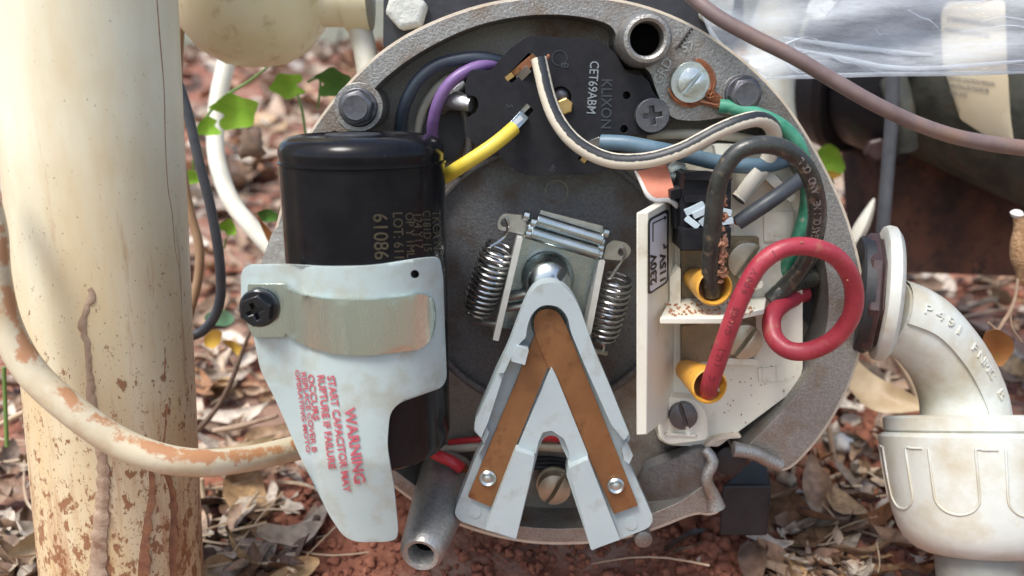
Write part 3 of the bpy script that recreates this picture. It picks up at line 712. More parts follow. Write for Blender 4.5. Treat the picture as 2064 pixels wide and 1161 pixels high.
strip([(1044, 160, 4), (1066, 138, -10)], 8, 14, M['zinc'], switch, 'crimp_terminal')
strip([(1052, 142, -4), (1072, 120, -8)], 9, 12, M['cu'], switch, 'crimp_terminal')
b = MB(); b.tube([(1098, 122, -20, 2), (1104, 116, -24, 3.5), (1107, 110, -24, 3)], n=6); b.build('loose_strand', M['cu'], switch)
strip([(1040, 236, 10), (1066, 210, 4)], 6, 8, M['zinc_dull'], switch, 'terminal_tab')
strip([(1032, 258, -24), (1058, 230, -8)], 11, 14, M['zinc'], switch, 'crimp_terminal')
strip([(1036, 250, -30), (1052, 236, -20)], 5, 4, M['rail'], switch, 'crimp_terminal')
strip([(1172, 328, 8), (1202, 290, 4)], 6, 8, M['brass'], switch, 'terminal_tab')
strip([(1186, 294, -6), (1212, 284, -14)], 9, 12, M['zinc'], switch, 'crimp_terminal')
screw(1312, 232, -2, 34, M['steel_dark'], switch, 'cross', .15, 20, 'switch_screw')
text('CET69ABM', 26, dirmap(1190, 122, -94, 2), M['white_ink'], switch, 'printed_code', sx=.86, bold=.5)
text('KLIXON', 30, dirmap(1213, 158, -91, 2), M['emboss'], switch, 'moulded_name', sx=.92, bold=.8)
for s_, x, y, sz in (('5', 1022, 208, 18), ('B', 1132, 124, 22), ('40', 1110, 330, 16)):
    text(s_, sz, dirmap(x, y, -100, 2), M['emboss'], switch, 'moulded_mark')
b = MB(); b.slab(circ(1128, 117, 16, 24), .8, 3, holes=[circ(1128, 117, 14.5, 24)]); b.build('moulded_mark', M['emboss'], switch)
b = MB(); b.slab(circ(1122, 386, 24, 28), 105, 109, holes=[circ(1122, 386, 21, 28)]); b.build('moulded_ring', M['alu_floor'], motor)

# internal leads
def lead(name, pts, r, m, label=None, parent=motor, n=14, printed=None):
    b = MB(); b.tube(pts, r=r, n=n, step=7); return b.build(name, m, parent, label=label)
lead('motor_lead', [(800, 330, 110), (806, 270, 70), (815, 215, 40), (840, 165, 30), (880, 132, 28), (930, 119, 30), (975, 117, 34), (1030, 130, 50)], 13, M['navy'], 'navy blue lead')
lead('motor_lead', [(838, 330, 120), (842, 270, 90), (852, 222, 75), (880, 178, 66), (920, 152, 64), (985, 146, 74)], 9, M['offwhite'], 'dirty off-white lead')
lead('motor_lead', [(872, 340, 110), (872, 280, 60), (874, 240, 30), (888, 195, 14), (915, 160, 10), (955, 137, 20), (1000, 128, 40), (1030, 132, 55)], 12, M['purple'], 'purple lead')
lead('motor_lead', [(850, 366, 40), (888, 360, -20), (925, 338, -50), (975, 306, -56), (1008, 282, -44), (1036, 258, -24)], 14.5, M['yellow'], 'yellow lead')
lead('motor_lead', [(1086, 118, -30), (1093, 150, -36), (1104, 195, -44), (1122, 240, -54), (1152, 280, -66), (1195, 310, -76), (1245, 325, -84), (1310, 322, -90), (1375, 302, -96), (1440, 268, -100), (1490, 247, -96), (1530, 240, -80), (1556, 256, -50), (1560, 290, -20), (1540, 335, -6), (1515, 370, -8), (1488, 402, -14)], 16, M['whitewire'], 'white lead with a black stripe', n=20)
lead('motor_lead', [(1212, 287, -16), (1260, 289, -30), (1320, 300, -36), (1380, 312, -20), (1440, 326, -10), (1500, 334, -10), (1550, 332, -8), (1600, 316, 10)], 16, M['blue'], 'blue-grey lead')
lead('motor_lead', [(1305, 272, 60), (1400, 270, 40), (1480, 276, 30), (1550, 290, 30)], 10, M['offwhite'], 'cream lead behind the blue one')
lead('motor_lead', [(1486, 450, -40, 15), (1520, 427, -46, 16), (1560, 400, -46, 16), (1612, 362, -20, 15)], 15, M['charcoal'], 'charcoal sleeved lead')
lead('motor_lead', [(1492, 398, -14), (1510, 372, -20), (1530, 345, -20)], 15, M['whitewire_plain'], 'short white lead')
lead('motor_lead', [(1478, 445, -36, 4), (1490, 452, -38, 4), (1498, 446, -40, 3)], 4, M['cu'], 'bare copper strands')
lead('motor_lead', [(905, 892, 70), (960, 886, 60), (1040, 882, 60), (1110, 884, 64), (1160, 890, 80)], 6, M['redwire'], 'thin red lead')
lead('motor_lead', [(860, 912, 80), (930, 902, 66), (1010, 896, 66), (1110, 900, 70), (1160, 905, 80)], 10, M['offwhite'], 'off-white lead under the red one')
lead('motor_lead', [(850, 895, 30), (880, 916, 0), (910, 930, -10), (930, 944, -10)], 12, M['redwire'], 'thick red lead below the capacitor')
lead('motor_lead', [(930, 940, 0), (950, 950, 40), (975, 950, 90)], 9, M['cu'], 'dark bare end')
b = MB()
for k in range(3): b.tube([(1030 + 8 * k, 930 + 6 * k, 80), (1110, 925 + 8 * k, 82), (1160, 935, 84)], r=5, n=6)
b.build('motor_lead', M['rubber'], motor)

# start capacitor
KX = -267; KY = -120; KR = 146
zt = P(733, 296, KY).z; zc = P(733, 341, KY - KR).z; zb = P(757, 925, KY - 60).z
cap = MB(); H0 = zc - zb
cap.lathe((KX, KY, zb), (0, 0, 1), [(100, 0), (125, 3), (140, 14), (KR, 36), (KR, H0 - 3), (KR + 3, H0 - 1), (KR + 3, H0 + 2), (KR - 1, H0 + 3), (KR - 1, H0 + 8), (KR + 1, H0 + 14), (KR, H0 + 24), (KR - 7, H0 + 36), (KR - 20, H0 + 44), (KR - 34, H0 + 47), (KR - 38, H0 + 43), (60, H0 + 42)], 96)
capo = cap.build('start_capacitor', M['blackgloss'], motor)
b = MB(); b.lathe((KX - 15, KY, zb + H0 + 42), (0, 0, 1), [(50, 0), (50, 5), (47, 7), (40, 6)], 40); b.build('terminal_cap', M['pumpblack'], capo)
def capsurf(px, py, off=0):
    d = ray(px, py); ox, oy = CAM.x - KX, CAM.y - KY; Rr = KR + off
    a = d.x ** 2 + d.y ** 2; bb = 2 * (ox * d.x + oy * d.y); cc = ox * ox + oy * oy - Rr * Rr; D = bb * bb - 4 * a * cc
    if D < 0: return None
    return CAM.y + d.y * ((-bb - sqrt(D)) / 2 / a)
def cs(px, py): 
    v = capsurf(px, py, 1.2); return v if v is not None else KY
for s_, x, y, sz in (('TKCA N7', 871, 424, 24), ('C181D 15', 852, 424, 22), ('124 Y17', 834, 428, 24), ('OP Y 1ML', 817, 428, 24), ('LOT: 6110', 792, 427, 28), ('61086', 752, 430, 42)):
    text(s_, sz, dirmap(x, y, -88, cs, .6), M['gold_ink'], capo, 'printed_code', sx=.9)

# translucent cover wrapped round the capacitor
def cov(px, py, off=6):
    tt = T(KX, py, KY); c_ = 1032 + KX / tt; w_ = (KR + off) / tt
    xl, xr = c_ - .80 * w_, c_ + .93 * w_
    q = min(max(px, xl), xr)
    Y = capsurf(q, py, off)
    if px < xl: Y += .10 * (xl - px)
    if px > xr: Y += .8 * (px - xr)
    if py > 935: Y += (py - 935) * .20
    return Y - 2
CV = [(486, 546, 14), (500, 534, 8), (580, 533, 4), (660, 538, 30), (750, 536, 30), (850, 520, 20), (886, 518, 14), (893, 560, 10), (897, 680, 10), (901, 778, 24), (786, 818, 34), (780, 900, 20), (794, 980, 20), (804, 1086, 28), (780, 1092, 10), (700, 1093, 34), (664, 1040, 20), (600, 910, 30), (560, 815, 30), (524, 745, 20), (512, 680, 20), (486, 610, 10)]
b = MB(); b.slab(rnd_poly(CV, 10, 5), cov, 5, holes=[circ(836, 553, 9, 16), circ(523, 620, 12, 12)], grid=8)
cover = b.build('capacitor_cover', M['cover'], motor, ang=50)
for s_, x, y, sz, a, bo, sx_ in (('WARNING', 694, 824, 30, -82, 2.4, 1.06), ('START CAPACITOR MAY', 659, 758, 21, -81.8, 1.5, 1.02), ('RUPTURE IF FAILURE', 639, 756, 20, -83, 1.5, 1.04), ('OCCURS', 620, 755, 16.5, -83, 1.2, 1.42), ('REPLACE COVER B', 606.5, 750, 13.5, -82, 1.0, 1.45), ('OPERATING MOTO', 594, 746, 12, -82, .9, 1.6)):
    text(s_, sz, dirmap(x, y, a, lambda px, py: cov(px, py, 6.5), 2.0), M['red_ink'], cover, 'warning_lettering', sx=sx_, bold=bo)
def covs(px, py): return cov(px, py, 6) - 8 - 6 * math.exp(-((px - 575) / 12.0) ** 2)
ST = [(572, 578, 4), (600, 592, 20), (650, 602, 20), (740, 606, 30), (852, 592, 10), (874, 602, 14), (880, 640, 14), (872, 684, 16), (846, 705, 10), (740, 718, 30), (670, 714, 20), (610, 696, 20), (572, 670, 4)]
b = MB(); b.slab(rnd_poly(ST, 8, 4), covs, 5, grid=12); strap = b.build('capacitor_strap', M['strap'], motor, ang=50)
b = MB(); b.slab(rnd_poly([(500, 572), (574, 572), (574, 679), (510, 680), (492, 640)], 4), lambda x, y: cov(x, y, 6) - 9, 5, grid=20); b.build('strap_tab', M['strap'], strap, bevel=1)
screw(523, 620, cov(523, 620) - 14, 36, M['blackscrew'], motor, 'hexcross', .35, 26, 'cover_screw')
b = MB(); b.tube([(800, 560, KY - 130), (800, 561, KY - 130)], r=1, n=6)
# ear of the housing that carries the cover
b = MB(); b.slab(rnd_poly([(548, 470), (575, 440), (580, 540), (520, 545)], 6), -10, 120); b.build('cover_lug', M['alu_bright'], motor, bevel=4)

# centrifugal switch carriage
cen = MB(); cen.slab(rnd_poly([(1052, 470), (1212, 512), (1190, 700), (1010, 660)], 4), 30, 38, holes=[])
plate = cen.build('governor_plate', M['zinc'], motor, bevel=2)
def bar(a, b_, r, m, name, parent=motor, n=20): o = MB(); o.tube([(*a, r), (*b_, r)], n=n); return o.build(name, m, parent, bevel=1)
bar((1082, 444, -14), (1214, 484, -14), 14, M['zinc'], 'roller', plate)
bar((1070, 470, -20), (1206, 511, -20), 13, M['zinc'], 'roller', plate)
b = MB(); b.slab(rnd_poly([(1090, 424), (1216, 456), (1212, 476), (1084, 444)], 3), 2, 8); b.build('hinge_leaf', M['zinc_dull'], plate, bevel=1)
for x, y in ((1062, 436), (1076, 450), (1070, 462), (1066, 472), (1222, 470), (1213, 488), (1211, 500), (1209, 512)):
    b = MB(); b.lathe(P(x, y, -14) + Vector((-6, 0, 2)), (1, 0, -.28), [(6, -3), (10, 0), (10, 10), (6, 13)], 16); b.build('hinge_knuckle', M['zinc'], plate)
for pts, hole in (([(1002, 448, 12), (1012, 430, 12), (1054, 434, 4), (1062, 452, 3), (1056, 474, 4), (1024, 466, 10), (1004, 464, 10)], (1018, 449)), ([(1222, 494, 4), (1236, 484, 8), (1266, 490, 14), (1274, 508, 14), (1258, 526, 12), (1216, 522, 4)], (1254, 508))):
    b = MB(); b.slab(rnd_poly(pts, 6), -6, 4, holes=[circ(hole[0], hole[1], 9, 16)]); b.build('spring_ear', M['zinc_dull'], plate, bevel=1)
for a, c_ in (((1048, 478), (998, 688)), ((1214, 524), (1184, 676))):
    b = MB(); (x0, y0), (x1, y1) = a, c_
    b.slab(rnd_poly([(x0 - 6, y0), (x0 + 6, y0 + 2), (x1 + 7, y1), (x1 - 5, y1 - 3)], 2), -30, 40); b.build('side_rail', M['rail'], plate, bevel=1)
for a, c_ in (((1020, 600, 20), (1062, 592, 10)), ((1015, 622, 26), (1060, 616, 18))): bar(a, c_, 8, M['zinc_dull'], 'cross_pin', plate, 12)
bar((950, 646, 40), (1000, 654, 20), 6, M['zinc_dull'], 'cross_pin', plate, 12); bar((1196, 706, 20), (1222, 712, 40), 6, M['zinc_dull'], 'cross_pin', plate, 12)
def spring(a, c_, r, coils, hook_a, hook_b, bulge=.0):
    A_ = P(*a); B_ = P(*c_); ax = (B_ - A_); L_ = ax.length; t = ax.normalized(); e = t.orthogonal().normalized(); g_ = t.cross(e)
    n_ = coils * 16; pts = [tuple(P(*q)) + (3.6,) for q in hook_a]
    for i in range(n_ + 1):
        f = i / n_; an = 2 * pi * coils * f; rr = r * (.82 + .18 * min(1, min(f, 1 - f) * 6))
        q = A_ + ax * f + (e * cos(an) + g_ * sin(an)) * rr; pts.append((q.x, q.y, q.z, 3.7))
    pts += [tuple(P(*q)) + (3.6,) for q in hook_b]
    b = MB(); b.tube(pts, n=8, px=False, step=9); return b.build('tension_spring', M['spring'], motor)
spring((1008, 496, 5), (962, 628, 30), 33, 13, [(1018, 438, -12), (1024, 452, -10), (1018, 476, 0)], [(968, 640, 30), (972, 650, 30)])
spring((1246, 556, 5), (1214, 680, 30), 31, 11, [(1254, 498, -12), (1260, 512, -10), (1250, 530, 0)], [(1216, 694, 30), (1214, 708, 30)])
b = MB(); c = P(1106, 574, -40)
b.lathe(c + Vector((0, 60, 0)), (0, -1, 0), [(52, 0), (54, 14), (49, 30), (47, 44), (41, 58), (26, 68), (8, 71)], 48)
b.build('shaft_end', M['zinc'], motor)
b = MB(); b.slab(rnd_poly([(1122, 558), (1132, 545), (1142, 551), (1130, 570)], 1), -112, -90); b.build('shaft_slot', M['rubber'], motor)

# white actuator
AC = [(1062, 600, 26), (1082, 574, 24), (1120, 568, 24), (1150, 588, 26), (1168, 618, 20), (1195, 700, 10), (1228, 780, 10), (1268, 872, 6), (1270, 888, 6), (1252, 908, 6), (1256, 925, 6), (1270, 938, 6), (1318, 1046, 14), (1308, 1064, 10), (1192, 1110, 3), (1142, 958, 3), (1146, 928, 6), (1132, 900, 10), (1124, 878, 14), (1098, 878, 14), (1086, 902, 4), (1080, 930, 2), (1040, 1089, 3), (926, 1050, 10), (915, 1034, 10), (958, 924, 6), (974, 900, 6), (972, 886, 5), (955, 868, 6), (957, 850, 5), (1000, 750, 10), (1030, 690, 10)]
b = MB(); b.slab(rnd_poly(AC, 6, 4), -110, -66, holes=[circ(1106, 652, 36, 28)])
act = b.build('governor_actuator', M['act'], motor, bevel=2.5)
# raised walls
WALL_L = [(1060, 604, 24), (1082, 574, 22), (1120, 568, 22), (1150, 588, 24), (1168, 618, 20), (1196, 700, 10), (1230, 780, 10), (1268, 874, 5), (1258, 888, 3), (1232, 856, 3), (1178, 735, 8), (1150, 668, 10), (1144, 636, 16), (1124, 616, 16), (1092, 614, 16), (1070, 634, 14), (1062, 662, 6), (1060, 680, 4), (1040, 700, 6), (1016, 752, 3), (1002, 752, 3), (1028, 690, 10)]
b = MB(); b.slab(rnd_poly(WALL_L, 5, 4), -150, -110); b.build('actuator_wall', M['act'], act, bevel=3)
b = MB(); b.slab(rnd_poly([(1004, 752), (1016, 752), (984, 850), (970, 882), (957, 866), (957, 850)], 2), -138, -110); b.build('actuator_wall', M['act'], act, bevel=2)
b = MB(); b.slab(rnd_poly([(1036, 708), (1042, 697), (1066, 706), (1058, 736), (1030, 728)], 2), -160, -110); b.build('actuator_tab', M['act'], act, bevel=2)
b = MB(); b.slab(rnd_poly([(1112, 740), (1122, 760), (1186, 918), (1150, 934), (1146, 908), (1136, 884), (1112, 868), (1094, 872), (1086, 890), (1080, 916), (1042, 906)], 3), -128, -110); b.build('actuator_web', M['act'], act, bevel=2)
b = MB(); b.slab(rnd_poly([(1040, 908), (1078, 920), (1068, 970), (1040, 1086), (978, 1067)], 2), -146, -112); b.build('actuator_foot', M['act'], act, bevel=2)
b = MB(); b.slab(rnd_poly([(1146, 944), (1186, 926), (1250, 1088), (1192, 1108)], 2), -146, -112); b.build('actuator_foot', M['act'], act, bevel=2)
for pts in ([(962, 920), (978, 890), (986, 872), (980, 860), (972, 884), (976, 898)], [(1254, 908), (1262, 890), (1268, 900), (1276, 918), (1268, 936), (1258, 928)]):
    b = MB(); b.slab(rnd_poly(pts, 2), -130, -110); b.build('actuator_wall', M['act'], act, bevel=2)
for x, y in ((957, 1032), (1272, 1056)):
    b = MB(); b.slab(circ(x, y, 13, 20), -111.5, -109); b.build('ejector_mark', M['act'], act)
b = MB(); b.slab(rnd_poly([(1084, 660), (1106, 690), (1112, 722), (1096, 760), (990, 1022), (943, 1002), (1040, 770)], 3), -120, -112); b.build('copper_strip', M['copper'], act, bevel=.8)
b = MB(); b.slab(rnd_poly([(1074, 646, 16), (1086, 624, 16), (1118, 622, 18), (1136, 644, 18), (1286, 1019, 2), (1238, 1036, 2), (1106, 742, 6), (1080, 680, 16)], 8, 4), lambda x, y: -124 + (y - 620) * .01 + (-6 if y < 720 else 0), 7); b.build('copper_strip', M['copper'], act, bevel=.8)
for x, y, Y in ((983, 963, -121), (1241, 978, -122)):
    c = P(x, y, Y); b = MB(); b.lathe(c, (0, -1, 0), [(16.5, 0), (17, 4), (14, 7), (10, 4), (8.5, 3), (7.5, 6), (3, 8)], 28); b.build('rivet', M['screw_zinc'], act)
screw(1116, 975, 60, 32, M['screw_tan'], motor, 'slot', 1.05, 30, 'floor_screw', washer=36)

# terminal board
BD = [(1348, 400, 4), (1362, 345, 6), (1440, 288, 10), (1560, 292, 10), (1598, 345, 6), (1617, 375, 8), (1618, 745, 10), (1603, 785, 14), (1448, 900, 6), (1348, 898, 16), (1325, 884, 10), (1326, 848, 14), (1350, 815, 4)]
b = MB(); b.slab(rnd_poly(BD, 8, 5), 30, 89); board = b.build('terminal_board', M['board'], motor, bevel=3)
Yb = 30
fA, fB, fC, fD = P(1306, 428, -150), P(1362, 396, 30), P(1357, 835, 30), P(1304, 876, -150)
def quad_prism(pts, th_vec, m, name, parent, bevel=2):
    b = MB(); q = [Vector(p) for p in pts]; n_ = len(q); b.add(q + [p + th_vec for p in q], [list(range(n_)), [n_ + i for i in range(n_)][::-1]] + [[i, n_ + i, n_ + (i + 1) % n_, (i + 1) % n_] for i in range(n_)])
    return b.build(name, m, parent, bevel=bevel)
fin = quad_prism([fA, fB, fC, fD], Vector((-21, -3, 0)), M['board'], 'partition_fin', board)
nf = (fB - fA).cross(fD - fA).normalized()
if nf.x < 0: nf = -nf
def fin_map(px, py, off):
    d = ray(px, py); t = (fA - CAM).dot(nf) / d.dot(nf); return CAM + d * t + nf * off
LB = rnd_poly([(1304.5, 442), (1346, 420), (1346, 568), (1304.5, 595)], 9, 5)
def finslab(poly, o1, m, name, holes=()):
    b = MB(); b.prism(poly, lambda x, y: fin_map(x, y, o1), lambda x, y: fin_map(x, y, o1 - .8), holes=holes); return b.build(name, m, fin, flat=True)
finslab(rnd_poly([(1306.5, 443), (1345, 423), (1345, 567), (1306.5, 592)], 7, 5), 1.2, M['label'], 'voltage_label')
finslab(LB, 2.0, M['ink'], 'label_border', [rnd_poly([(1308, 445), (1343, 427), (1343, 566), (1308, 590)], 8, 5)])
def ftxt(s_, x, y, sz, sx):
    a = radians(90)
    text(s_, sz, lambda u, v, k=0: fin_map(x - v * .66, y - u + v * .34, 2.2 + k), M['ink'], fin, 'voltage_lettering', sx=sx, bold=2.6)
ftxt('230V', 1321, 570, 26, 1.12); ftxt('115V', 1340, 567, 25, 1.12)
finslab([(1313.5, 487), (1315, 487), (1315, 451), (1338, 440), (1338, 444), (1342, 437), (1336, 435), (1338, 437.5), (1313.5, 449)], 2.2, M['ink'], 'arrow_mark')
finslab([(1334, 492), (1338, 492), (1338, 498), (1343, 494), (1343, 498), (1336, 502), (1336, 497)], 2.2, M['ink'], 'arrow_mark')
# shelf
z1 = P(1330, 641, -130).z
sh = [P(1330, 641, -130), P(1455, 641, -130), PZ(1540, 622, z1), PZ(1545, 600, z1)]
sh.append(Vector((sh[3].x, 30, z1))); sh.append(Vector((fB.x, 30, z1)))
quad_prism(sh, Vector((0, 0, -12)), M['board'], 'partition_shelf', board)
# low ribs
def rib(pts, Y0, m=M['board'], name='moulded_rib', Y1=30, bev=2, par=board, r=3): b = MB(); b.slab(rnd_poly(pts, r), Y0, Y1); return b.build(name, m, par, bevel=bev)
rib([(1450, 722), (1524, 724), (1530, 732), (1528, 736), (1450, 734)], 8)
rib([(1326, 866), (1330, 800), (1400, 804), (1424, 830), (1428, 886), (1348, 896), (1330, 884)], -4, name='mounting_pad', r=14)
rib([(1340, 872), (1404, 875), (1404, 881), (1340, 878)], -8, name='moulded_rib', Y1=-4)
rib([(1540, 430), (1600, 425), (1600, 484), (1540, 488)], 26)
rib([(1528, 742), (1582, 738), (1582, 768), (1530, 770)], 27)
rib([(1545, 335), (1590, 380), (1605, 395), (1595, 410), (1535, 355)], 0, name='moulded_rib', r=6)
rib([(1440, 292), (1480, 290), (1480, 330), (1450, 345)], 5)
rib([(1350, 560), (1372, 540), (1372, 610), (1350, 630)], -20)
rib([(1500, 575), (1538, 565), (1538, 580), (1505, 590)], 0, r=5)
for s_, x, y in (('2', 1556, 475), ('L1', 1534, 768)):
    text(s_, 46, dirmap(x, y, 0, 26, 1.2), M['board'], board, 'moulded_mark')
for pts, nm in (([(1374, 505), (1440, 505), (1440, 478), (1530, 478), (1530, 575), (1480, 600), (1374, 600)], 'bus_bar'), ([(1374, 658), (1524, 640), (1524, 718), (1374, 735)], 'bus_bar')):
    rib(pts, 14, M['bus'], nm, 32, 1)
screw(1500, 522, 14, 38, M['screw_tan'], board, 'slot', 1.0, 22, 'terminal_screw'); screw(1495, 683, 14, 36, M['screw_tan'], board, 'slot', 1.0, 22, 'terminal_screw')
screw(1375, 834, -4, 28, M['steel_dark'], board, 'slot', 1.9, 16, 'board_screw'); screw(1362, 345, 28, 22, M['screw_zinc'], board, 'slot', 0.5, 14, 'board_screw')
# black plug block on the board
pb = MB(); pb.slab(rnd_poly([(1382, 350, 4), (1474, 356, 4), (1472, 498, 4), (1372, 506, 4), (1372, 410, 3)], 4), -70, 20); plug = pb.build('plug_block', M['black'], board, bevel=3)
for pts, Y0, Y1 in (([(1380, 350), (1430, 346), (1476, 356), (1474, 366), (1380, 362)], -82, -60), ([(1352, 385), (1382, 378), (1382, 398), (1352, 402)], -60, 0), ([(1374, 462), (1474, 458), (1472, 500), (1374, 504)], -96, -60), ([(1380, 395), (1470, 395), (1470, 408), (1380, 408)], -84, -60), ([(1356, 398), (1378, 394), (1378, 460), (1360, 462)], -40, 20)):
    b = MB(); b.slab(rnd_poly(pts, 3), Y0, Y1); b.build('plug_ridge', M['black'], plug, bevel=2)
for pts in ([(1382, 430, -84), (1420, 412, -92)], [(1384, 440, -88), (1408, 458, -92)], [(1398, 436, -90), (1424, 424, -96)], [(1412, 452, -90), (1426, 440, -94)], [(1455, 426, -84), (1475, 430, -84)], [(1455, 448, -84), (1478, 444, -84)]):
    strip(pts, 6.5, 10, M['paleclip'], plug, 'spade_clip')
b = MB(); b.slab(rnd_poly([(1470, 450), (1480, 448), (1480, 468), (1472, 466)], 2), -80, -60); b.build('spade_clip', M['zinc'], plug)
# torn orange card
b = MB(); b.slab([(1284, 345), (1300, 342), (1344, 332), (1364, 398), (1350, 404), (1330, 402), (1314, 398), (1303, 388), (1298, 372), (1290, 358)], lambda x, y: -10 - (y - 340) * .5, 3, grid=14); card = b.build('orange_card', M['orange_card'], motor)
b = MB(); b.tube([(1280, 344, -14, 2), (1290, 362, -18, 4), (1298, 380, -30, 4), (1306, 394, -36, 5), (1322, 404, -46, 5), (1345, 403, -46, 5), (1362, 412, -40, 6), (1368, 430, -20, 6)], n=8); b.build('torn_edge', M['torn'], card)

# ground screw with strands
gs = screw(1392, 166, -12, 28, M['screw_zinc'], motor, 'slot', .9, 17, 'ground_screw', washer=41)
b = MB(); c = P(1392, 166, -8); 
R3 = random.Random(5)
for k in range(16):
    r0 = 40 + R3.uniform(0, 12); Yk = -6 + R3.uniform(-8, 6); a0 = radians(R3.uniform(-80, -60)); a1 = radians(R3.uniform(20, 45)); p = []
    for j in range(7):
        a = a0 + (a1 - a0) * j / 6; p.append((1392 + r0 * cos(a), 166 + r0 * sin(a) + 0, Yk - 2 * j * .5, 2.4))
    p.append((1446 + R3.uniform(-4, 6), 200 + R3.uniform(-6, 8), -14, 2.4)); p.append((1458, 214 + R3.uniform(-6, 6), -14, 2.4))
    b.tube(p, n=5)
for k in range(12):
    a1 = radians(R3.uniform(90, 170)); r0 = 40 + R3.uniform(0, 9); p = []
    for j in range(6): a = a1 + (radians(62) - a1) * j / 5; p.append((1392 + r0 * cos(a), 166 + r0 * sin(a), -8 + R3.uniform(-5, 3), 2.3))
    p.append((1460, 216 + R3.uniform(-8, 8), -14, 2.3)); b.tube(p, n=5)
strands = b

# ------------------------------------------------------------------ supply cables (come in through the conduit)
t = thing('ground_cable', P(1580, 560, 60), 'green insulated ground wire curling down from its bare copper end', 'cable')
b = MB(); b.tube([(1450, 214, -14), (1480, 218, -20), (1530, 232, -30), (1575, 254, -34), (1608, 290, -30), (1624, 345, -20), (1627, 410, 0), (1612, 470, 10), (1588, 530, 30), (1592, 560, 50), (1650, 565, 80), (1720, 570, 110)], r=14.5, n=16); b.build('insulation', M['green'], t)
strands.build('copper_strands', M['cu'], t)
t = thing('supply_cable', P(1560, 600, 60), 'thick black supply cable looping over the board into a yellow sleeve', 'cable')
BCP = [(1436, 592, -96), (1433, 560, -110), (1433, 520, -130), (1436, 460, -150), (1442, 400, -165), (1455, 350, -175), (1485, 308, -180), (1530, 292, -180), (1580, 300, -170), (1622, 335, -150), (1643, 390, -120), (1646, 450, -80), (1630, 515, -30), (1596, 565, 10), (1560, 600, 30)]
b = MB(); b.tube(BCP, r=18.4, n=20); ins = b.build('insulation', M['blackcable'], t)
wc = catmull([list(P(*p)) for p in BCP], 6)
def cable_print(s_, start, size, m, parent, centre_line, rad, side):
    # letters laid along the cable on the face turned to the viewer
    acc = 0; pos = start; cl_ = [Vector(q[:3]) for q in centre_line]; L_ = [0]
    for i in range(1, len(cl_)): L_.append(L_[-1] + (cl_[i] - cl_[i - 1]).length)
    o = MB()
    for ch in s_:
        if ch != ' ':
            vs_, fs_ = text_mesh(ch, size, 1.2); out = []
            for x, y in vs_:
                d_ = pos + x; i = 0
                while i < len(L_) - 2 and L_[i + 1] < d_: i += 1
                f = min(1, (d_ - L_[i]) / max(1e-6, L_[i + 1] - L_[i])); c = cl_[i].lerp(cl_[i + 1], f); tt = (cl_[i + 1] - cl_[i]).normalized()
                v = (CAM - c).normalized(); v = (v - tt * v.dot(tt)).normalized(); up = tt.cross(v) * side
                a = (y - size * .35) / rad
                out.append(c + (v * cos(a) + up * sin(a)) * (rad * min(1.0, (CAM - c).length / F) + .9))
            o.add(out, fs_)
        pos += size * .72
    return o.build('printed_code', m, parent, flat=True)
cable_print('OR GASOLINE AND OIL', 150, 18, M['wire_print'], ins, wc[::-1], 17.2, -1)
# mud crumbs stuck to the black cable
b = MB(); R4 = random.Random(3)
for k in range(46):
    y = R4.uniform(345, 575) if k < 26 else R4.uniform(490, 530); x = 1461 - (y - 345) * .035 + R4.uniform(-5, 4)
    ico(P(x, y, -180 + (y - 345) * .25 + R4.uniform(-6, 6)), R4.uniform(3, 7.5), k, b)
b.build('mud_crumbs', M['soil_crumb'], t)
def cup(cx, cy, Y, r, tail, par):
    c = P(cx, cy, Y); ax = (P(*tail) - c).normalized(); Lc = (P(*tail) - c).length; s = T(cx, cy, Y)
    r *= s
    b = MB(); b.lathe(c, ax, [(r * .80, 40), (r * .82, 4), (r * .9, -2), (r, 0), (r * 1.02, 8), (r * .97, 30), (r * .8, Lc * .6), (r * .62, Lc)], 36); b.build('crimp_sleeve', M['cup'], par)
    b = MB(); b.lathe(c + ax * 24, ax, [(r * .80, 0), (r * .80, 6)], 28); b.build('sleeve_bore', M['cup_in'], par)
cup(1440, 580, -118, 37, (1398, 560, 10), t)
t = thing('supply_cable', P(1580, 600, 60), 'thick dusty red supply cable making a full loop beside the board', 'cable')
RCP = [(1428, 790, -120), (1434, 764, -150), (1452, 712, -175), (1474, 650, -195), (1498, 590, -205), (1530, 535, -210), (1575, 503, -210), (1630, 497, -205), (1685, 518, -190), (1718, 568, -165), (1718, 630, -140), (1685, 680, -115), (1635, 706, -95), (1590, 706, -75), (1560, 680, -50), (1556, 640, -20), (1578, 612, 20), (1620, 590, 60)]
b = MB(); b.tube(RCP, r=18.6, n=20); ins = b.build('insulation', M['redcable'], t)
wc2 = catmull([list(P(*p)) for p in RCP], 6)
cable_print('C  (UL)  GAUGE  600V   I', 60, 16, M['dark_print'], ins, wc2, 17.6, -1)
b = MB()
for k in range(14):
    q = wc2[int(R4.uniform(.2, .85) * len(wc2))]; v = Vector(q[:3]); s_ = R4.choice((-1, 1)); ico(v + Vector((R4.uniform(-8, 8), -14, R4.uniform(-14, 14))), R4.uniform(.8, 2.0), k, b)
b.build('dust_crumbs', M['soil_crumb'], t)
cup(1430, 778, -135, 37, (1382, 745, 0), t)
b = MB(); b.slab(rnd_poly([(1444, 776), (1450, 782), (1450, 790), (1444, 786)], 2), -150, -130); b.build('sleeve_glint', M['zinc'], t)
# mud-coloured sheath end of the black cable and dark leads inside the port
lead('motor_lead', [(1552, 606, 20, 16), (1590, 575, 24, 18), (1640, 560, 60, 20), (1700, 560, 110, 20)], 16, M['blackcable'], 'black lead running to the conduit port')
b = MB(); b.slab(circ(1655, 600, 44, 28, 66), 80, 89); b.build('conduit_port', M['rubber'], motor)

